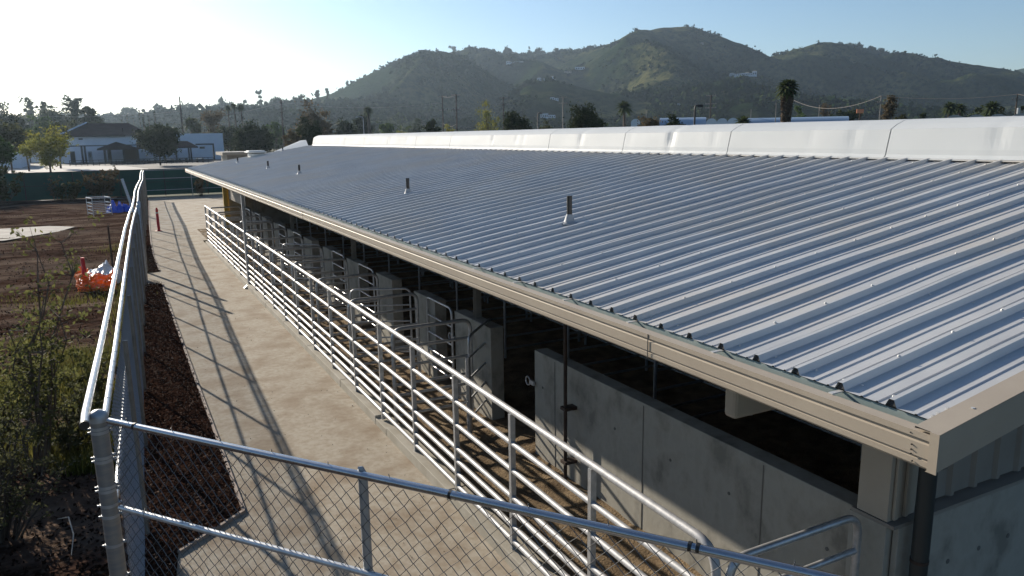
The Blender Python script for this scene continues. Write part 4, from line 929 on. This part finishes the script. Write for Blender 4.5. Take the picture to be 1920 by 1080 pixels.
# ================================================================== POLES, LAMPS, CABLES
wood = M('pole_wood', (.055, .042, .034), .9); palew = M('pole_pale', (.22, .20, .18), .8)
def pole(px, ytop, d, arms, label, mat=wood, r=.21, tx=False):
    b = base_at(px, d); h = hpx(px, ytop, d); v = Vector((b.x, b.y, 0)).normalized(); rz = math.atan2(-v.x, v.y)+random.uniform(-.3, .3)
    t = thing('utility_pole', label, 'pole', tuple(b), rz); mb = MB(); mb.tube([(0,0,0), (0,0,h)], [r*1.2, r*.8], 8); mb.build('pole', mat, t)
    for k, (dz, w_) in enumerate(arms):
        mb = MB(); mb.box(-w_/2, w_/2, -.06, .06, h-dz-.10, h-dz+.10)
        for i in (-.45, -.2, .2, .45): mb.tube([(i*w_, 0, h-dz+.07), (i*w_, 0, h-dz+.3)], .05, 5)
        mb.build('crossarm', palew, t)
    if tx: mb = MB(); mb.tube([(.35, 0, h-3), (.35, 0, h-2.1)], .26, 8); mb.build('transformer', galv_dull, t)
    return Vector((b.x, b.y, h))
P1 = pole(348, 181, 240, [], 'tall bare pole standing above the right wing of the white building')
P2_ = pole(535, 185, 230, [(1.0, 1.4)], 'utility pole left of the large domed tree')
P3 = pole(833, 179, 230, [(.3, 2.6), (4.2, 2.4)], 'left of two close utility poles with paired crossarms')
P4 = pole(858.5, 176, 215, [(.3, 2.6), (4.2, 2.4)], 'right and taller of two close utility poles with paired crossarms')
P5 = pole(945.5, 181, 225, [(.4, 2.4), (2.3, 2.8)], 'utility pole between the poplar and the lamp')
P6 = pole(1056, 181, 210, [(.3, 2.0), (1.8, 2.2)], 'utility pole left of the big dark bushy tree', palew)
P7 = pole(1329, 178, 205, [(.2, 2.4), (2.2, 2.8), (3.2, 2.6), (6, 1.8)], 'utility pole with four crossarms above the hoop greenhouses')
P8 = pole(1643, 180, 150, [(1.2, 1.2)], 'utility pole carrying the sagging cable beside the column shaped tree', palew, .10)
P9 = pole(1894, 177, 145, [(.8, 1.4)], 'utility pole with grey transformer near the right edge', wood, .12, True)
P10 = pole(1450, 188, 150, [(.2, 1.8), (5.5, 1.2)], 'thin pole half hidden behind the skirted palm', palew, .08)
P11 = pole(1210, 207, 200, [], 'thin bare pole left of the greenhouse pole', palew, .08)
P12 = pole(1404, 205, 200, [], 'thin pale pole right of the hoop greenhouses', palew, .08)
P13 = pole(1530, 197, 220, [], 'pale slim pole behind the long greenhouse', palew, .09)
def lamp(px, ytop, d, label, dx, head=.5, mat=galv_dull):
    b = base_at(px, d); h = hpx(px, ytop, d); v = Vector((b.x, b.y, 0)).normalized(); t = thing('street_lamp', label, 'lamp', tuple(b), math.atan2(-v.x, v.y))
    mb = MB(); mb.tube([(0,0,0), (0,0,h-.3), (dx*.2, 0, h)]+([(dx, 0, h)]), .07, 8); mb.build('pole', mat, t)
    mb = MB(); mb.box(min(dx, dx+head*(1 if dx > 0 else -1)), max(dx, dx+head*(1 if dx > 0 else -1)), -.18, .18, h-.14, h+.06); mb.build('lamp_head', mat, t)
lamp(685, 219, 150, 'curved street lamp near the tall dark palm', -.9)
lamp(1009, 212, 80, 'square headed lamp post rising just above the ridge vent', .2, .28, palew)
lamp(1300, 198, 62, 'dark square lamp post in front of the greenhouses', .22, .38, darkmet)
sg = base_at(1606, 120); hh = hpx(1606, 207, 120); t = thing('sign_pole', 'small orange sign on a pole behind the ridge vent at right', 'sign', tuple(sg))
mb = MB(); mb.tube([(0,0,0), (0,0,hh)], .09, 8); mb.build('pole', wood, t); mb = MB(); mb.box(-1.1, .3, -.35, -.25, hh-.4, hh+.15); mb.build('sign_panel', M('orange_sign', (.6, .2, .08), .5), t)
def cable(a, b, sag, label, r=.03):
    pts = [a.lerp(b, i/20)+Vector((0, 0, -sag*4*(i/20)*(1-i/20))) for i in range(21)]; mb = MB(); mb.tube([tuple(p) for p in pts], r, 4); simple(mb, 'power_cable', palew, label, 'cable')
E0 = atd(1478, 182, 200)
cable(P8, P9, .6, 'power cable between the two poles at right', .03)
cable(P8, E0, 2.4, 'sagging power cable from the skirted palm to the pole at right', .035)
cable(P9, atd(2000, 176, 140), .4, 'power cable leaving the right edge from the transformer pole', .045)
cable(P3-Vector((0,0,.3)), P4-Vector((0,0,.3)), .4, 'upper cable slung between the two close poles', .04)
cable(P3-Vector((0,0,8)), P4-Vector((0,0,8)), .8, 'lower cable slung between the two close poles', .05)
cable(P1-Vector((0,0,6)), P2_-Vector((0,0,1)), 1.0, 'thin cable crossing from the bare pole to the pole by the domed tree', .03)
cable(atd(-40, 209, 260), P1-Vector((0,0,4)), 1.5, 'thin cable crossing the hazy trees at left', .035)
cable(P2_-Vector((0,0,1)), P3-Vector((0,0,2)), 1.5, 'thin cable from the domed tree pole to the two close poles', .025)

# ================================================================== HILLS
LY = [ # R, front width, back width, crest (px, py)
 (1750, 950, 700, [(-700, 230), (600, 210), (760, 150), (830, 108), (880, 101), (950, 97), (1000, 96), (1080, 94), (1140, 90), (1180, 79), (1210, 71), (1245, 64), (1285, 61), (1310, 66), (1340, 76), (1400, 97), (1440, 110), (1520, 138), (1700, 170), (1950, 200), (2600, 230)]),
 (1300, 620, 500, [(-700, 250), (480, 215), (560, 198), (620, 180), (660, 160), (700, 140), (740, 121), (765, 110), (800, 103.5), (830, 106), (860, 113), (900, 132), (950, 160), (1000, 190), (1060, 215), (1200, 240), (2600, 250)]),
 (1900, 900, 700, [(-700, 250), (1200, 240), (1350, 160), (1430, 118), (1470, 104), (1510, 90), (1540, 79), (1560, 76), (1600, 82), (1640, 89), (1700, 101), (1760, 114), (1850, 131), (1920, 143), (2100, 180), (2600, 220)]),
 (1050, 420, 350, [(-700, 255), (880, 245), (930, 215), (965, 180), (990, 164), (1040, 157), (1085, 166), (1130, 172), (1200, 176), (1260, 170), (1330, 160), (1390, 153), (1440, 166), (1520, 188), (1600, 200), (1700, 212), (1900, 222), (2600, 235)]),
 (1400, 500, 400, [(-700, 255), (1050, 220), (1150, 150), (1210, 118), (1260, 110), (1320, 132), (1400, 140), (1500, 165), (1600, 190), (1800, 210), (2600, 240)]),
 (900, 430, 500, [(-700, 236), (-100, 236), (0, 236), (60, 235), (120, 232), (200, 229), (300, 221), (380, 216), (450, 210), (520, 201), (580, 194), (640, 193), (700, 202), (780, 212), (900, 222), (1100, 232), (2600, 240)]),
 (3150, 600, 400, [(-700, 260), (1800, 200), (1860, 152), (1895, 134), (1925, 125), (2000, 120), (2200, 160), (2600, 220)]),
]
TB = []
for R_, wf, wb, cr_ in LY:
    azs, hs = [], []
    for px, py in cr_:
        v = ray(px, py); azs.append(math.atan2(v.x, v.y)); hs.append(max(0, H+v.z/math.hypot(v.x, v.y)*R_))
    TB.append((R_, wf, wb, azs, hs))
def hill(x, y, detail=True):
    r = math.hypot(x, y); a = math.atan2(x, y); out = 0; sm = 0
    for R_, wf, wb, azs, hs in TB:
        rr = R_*(1+.05*noise.noise(Vector((a*6, R_*.01, 0))))
        t = (r-rr)/(wf if r < rr else wb)
        if abs(t) >= 1: continue
        s = (.5+.5*math.cos(PI*t)); s = s**1.15
        hc = float(np.interp(a, azs, hs))*.975; h = hc*s
        if r < rr and detail:
            q = noise.noise(Vector((x*.0034, y*.0034, R_*.01))); q2 = noise.noise(Vector((x*.011, y*.011, R_*.02)))
            h += hc*(4*s*(1-s))*(.46*(.42-abs(q)*2.0)+.15*(.3-abs(q2)))
        if h > out: out = h
    if detail and out > 3: out += 5*noise.noise(Vector((x*.02, y*.02, 3)))*min(1, out/30)+2*noise.noise(Vector((x*.06, y*.06, 5)))*min(1, out/30)
    return out-.3
azv = np.radians(np.linspace(-24, 80, 460)); rv = np.concatenate([np.linspace(440, 1000, 56), np.linspace(1012, 2100, 88), np.linspace(2130, 3560, 40)])
V = [(r*math.sin(a), r*math.cos(a), hill(r*math.sin(a), r*math.cos(a))) for r in rv for a in azv]
idx = np.arange(len(V)).reshape(len(rv), -1); F = np.stack([idx[:-1,:-1], idx[:-1,1:], idx[1:,1:], idx[1:,:-1]], -1).reshape(-1,4)
hl = fast('hills', V, F, hillm, smooth=True); hl['kind'] = 'structure'
# scrub and woods over the slopes
cen = []; siz = []
tries = 0
while len(cen) < 26000 and tries < 240000:
    tries += 1
    a = math.radians(random.uniform(-14, 66)); r = random.uniform(500, 2000); x, y = r*math.sin(a), r*math.cos(a); z = hill(x, y)
    if z < 1: continue
    dens = noise.noise(Vector((x*.006, y*.006, 9)))+.5*noise.noise(Vector((x*.02, y*.02, 2)))
    wood_ = r < 980
    if dens < (-.12 if wood_ else .02): continue
    s = random.uniform(3.0, 7.0) if wood_ else random.choice([1.6, 2.0, 2.4, 3.0, 4.6]); cen.append((x, y, z+s*.35)); siz.append(s)
cen = np.array(cen); siz = np.array(siz)
k = 11; pts = (cen[:,None,:]+rng.normal(size=(len(cen), k, 3))*np.array([.42, .42, .34])*siz[:,None,None]).reshape(-1, 3)
a_ = rng.normal(size=pts.shape); a_ /= np.linalg.norm(a_, axis=1)[:,None]; b_ = rng.normal(size=pts.shape); b_ -= a_*(a_*b_).sum(1)[:,None]; b_ /= np.linalg.norm(b_, axis=1)[:,None]
ss = np.repeat(siz, k)[:,None]*.42; V = np.stack([pts-a_*ss, pts-b_*ss, pts+a_*ss, pts+b_*ss], 1).reshape(-1, 3)
tag(fast('hillside_woods', V, np.arange(len(V)).reshape(-1, 4), scrubm), kind='stuff')
# flat land woods between the houses and the hills
cen = []; siz = []
for _ in range(2600):
    a = math.radians(random.uniform(-14, 66)); r = random.uniform(300, 640); x, y = r*math.sin(a), r*math.cos(a)
    if noise.noise(Vector((x*.012, y*.012, 30))) < -.12: continue
    s = random.uniform(3, 6.5)*(1.15 if a < .35 else .8); cen.append((x, y, max(0, hill(x, y))+s*.45)); siz.append(s)
cen = np.array(cen); siz = np.array(siz); k = 40
pts = (cen[:,None,:]+rng.normal(size=(len(cen), k, 3))*np.array([.42, .42, .36])*siz[:,None,None]).reshape(-1, 3)
V, F = leaves(pts, .95, 0); tag(fast('valley_woods', V, F, leafm('leaf_valley', (.014, .028, .010), (.080, .100, .032), .15, .035)), kind='stuff')
def hit(px, py, r0=480):
    v = ray(px, py); hn = math.hypot(v.x, v.y); r = r0
    while r < 3500:
        x, y, z = v.x/hn*r, v.y/hn*r, H+v.z/hn*r
        if hill(x, y) > z: return Vector((x, y, hill(x, y, True)))
        r += 4
    return None
for px, py, wpx, lab, mt in ((1018, 152, 44, 'long white house on the lit knoll of the middle hill', white_wall), (966, 120, 30, 'white house high on the hillside left of the peak', white_wall), (1394, 143, 44, 'large pale mansion on the hillside left of the skirted palm', white_wall),
    (1088, 133, 16, 'small pale house among trees below the ridge', white_wall), (1065, 138, 12, 'tiny pale house left of the one among trees below the ridge', tan), (1040, 190, 14, 'pale house low on the slope above the lamp', white_wall), (1028, 222, 26, 'white house on the flat behind the lamp', white_wall), (965, 222, 22, 'grey house on the flat left of the lamp', white_wall),
    (306, 206, 18, 'pale roofed house on the hazy slope above the brown roof', white_wall), (383, 211, 14, 'white house on the hazy slope left of the three palms', white_wall), (403, 211, 18, 'long white house on the hazy slope beside the three palms', white_wall), (1315, 84, 8, 'tiny pink house just below the highest peak', tan), (1274, 200, 7, 'tiny white water tank at the foot of the hill', white_wall), (1362, 202, 10, 'tiny white house at the foot of the hill left of the palm', white_wall), (650, 208, 10, 'tiny house on the slope right of the domed tree', white_wall)):
    p = hit(px, py) or base_at(px, 420)
    d = math.hypot(p.x, p.y); W = wpx*d/FPX; rz = math.atan2(-p.x, p.y); t = thing('hill_house', lab, 'house', (p.x, p.y, p.z-1.5), rz)
    hh = max(3.0, W*.11); mb = MB(); rb = MB(); wb = MB(); nb = max(2, min(7, int(wpx/6)))
    for i in range(nb):
        w_ = W/nb; x0 = -W/2+w_*i; y0 = random.uniform(-.12, .12)*W; h_ = hh*random.choice([.75, 1, 1, 1.5]); dp = max(5, W*.25)
        mb.box(x0-.2*w_, x0+w_, y0, y0+dp, 0, 1.5+h_)
        zt_ = 1.5+h_
        if i % 2: rb.box(x0-.25*w_, x0+1.05*w_, y0-.3, y0+dp, zt_, zt_+.35)
        else: rb.add([(x0-.25*w_, y0-.5, zt_), (x0+1.05*w_, y0-.5, zt_), (x0+1.05*w_, y0+dp, zt_), (x0-.25*w_, y0+dp, zt_), (x0+.1*w_, y0+dp/2, zt_+1.3), (x0+.7*w_, y0+dp/2, zt_+1.3)], [(0,1,5,4), (1,2,5), (2,3,4,5), (3,0,4), (3,2,1,0)])
        for k_ in range(2): q = x0+w_*(.05+.5*k_); wb = MB(); wb.box(q, q+w_*.28, y0-.06, y0-.01, 1.5+h_*.25, 1.5+h_*.7); wb.build('window', glass, t)
    mb.build('wall', mt, t); rb.build('roof', shingle if wpx < 30 else palew, t)
# trees standing on the skylines
SK = [(651, 152, 12, 'lone tree on the left shoulder of the hill', 'airy', 1300), (487, 170, 20, 'open tree on the hazy skyline above the pole', 'airy', 850), (563, 171, 26, 'flat topped tree on the hazy skyline', 'dome', 870), (594, 169, 22, 'rounded tree on the hazy skyline left of the pointed one', 'airy', 880), (613, 164, 9, 'narrow pointed tree on the hazy skyline', 'tall', 890),
 (851, 86, 16, 'thin pair of trees on the saddle left of the main ridge', 'airy', 1730), (920, 92, 10, 'small tree on the main ridge, leftmost of the row', 'round', 1740), (955, 90, 22, 'dark trees on the main ridge around a roof', 'dome', 1740), (992, 86, 7, 'pointed conifer on the main ridge', 'tall', 1740), (1012, 89, 20, 'low tree clump on the main ridge right of the conifer', 'dome', 1740), (1048, 90, 24, 'second low tree clump on the main ridge', 'dome', 1745),
 (1105, 85, 12, 'round tree on the main ridge', 'round', 1745), (1130, 84, 8, 'small palm like tree on the main ridge', 'round', 1745), (1163, 77, 32, 'broad dark grove on the ridge below the peak', 'dome', 1740), (1200, 71, 14, 'tree on the rising ridge left of the peak', 'dome', 1740), (1228, 63, 20, 'tree clump near the top of the peak', 'dome', 1745), (1262, 58, 22, 'flat dark trees on the very peak', 'dome', 1748), (1362, 83, 10, 'tree on the slope right of the peak', 'dome', 1745),
 (1465, 98, 22, 'tree clump at the saddle between the two peaks', 'dome', 1890), (1500, 91, 14, 'tree on the left slope of the right peak', 'dome', 1890), (1593, 80, 14, 'first tree in the row right of the right peak', 'dome', 1895), (1612, 82, 16, 'second tree in the row right of the right peak', 'dome', 1895), (1634, 86, 16, 'third tree in the row right of the right peak', 'dome', 1895), (1652, 90, 10, 'fourth tree in the row right of the right peak', 'round', 1895),
 (350, 190, 40, 'hazy tree mass on the low skyline above the right wing', 'dome', 870), (300, 195, 36, 'hazy tree mass on the low skyline above the ball shaped tree', 'dome', 870), (240, 200, 34, 'hazy tree mass on the low skyline left of the ball shaped tree', 'dome', 870), (420, 185, 30, 'hazy tree mass on the low skyline above the three palms', 'dome', 870), (450, 184, 30, 'hazy tree mass on the low skyline right of the three palms', 'dome', 870), (520, 180, 26, 'hazy tree mass on the low skyline left of the domed tree', 'dome', 870), (395, 191, 26, 'hazy low tree on the skyline left of the three palms', 'dome', 870)]
for px, yt, wpx, lab, sh, d in SK:
    v = atd(px, yt, d); zb = hill(v.x, v.y, False)-2; W = wpx*d/FPX; hh = max(v.z-zb, W*.55)
    tree('ridge_tree', lab, (v.x, v.y, v.z-hh), hh, W, L_haze if d < 1000 else L_dark, 700, max(1.0, W*.085), .12, 16, shape=sh, airy=(sh == 'airy'), trunk_r=.35, nl=0)

# ================================================================== HAZE
mb = MB(); mb.box(-3700, 3700, -3700, 3700, -1.1, 330); hz = mb.build('haze', M('haze_surface', (1, 1, 1))); tag(hz, kind='stuff')
m = D.materials.new('haze_air'); m.use_nodes = True; n_ = m.node_tree.nodes; n_.remove(n_['Principled BSDF'])
pv = n_.new('ShaderNodeVolumePrincipled'); pv.inputs['Color'].default_value = (.62, .80, 1, 1); pv.inputs['Density'].default_value = .000105; pv.inputs['Anisotropy'].default_value = .55
m.node_tree.links.new(pv.outputs[0], n_['Material Output'].inputs['Volume']); hz.data.materials[0] = m
S.cycles.volume_bounces = 0; S.cycles.max_bounces = 6; S.cycles.transparent_max_bounces = 8
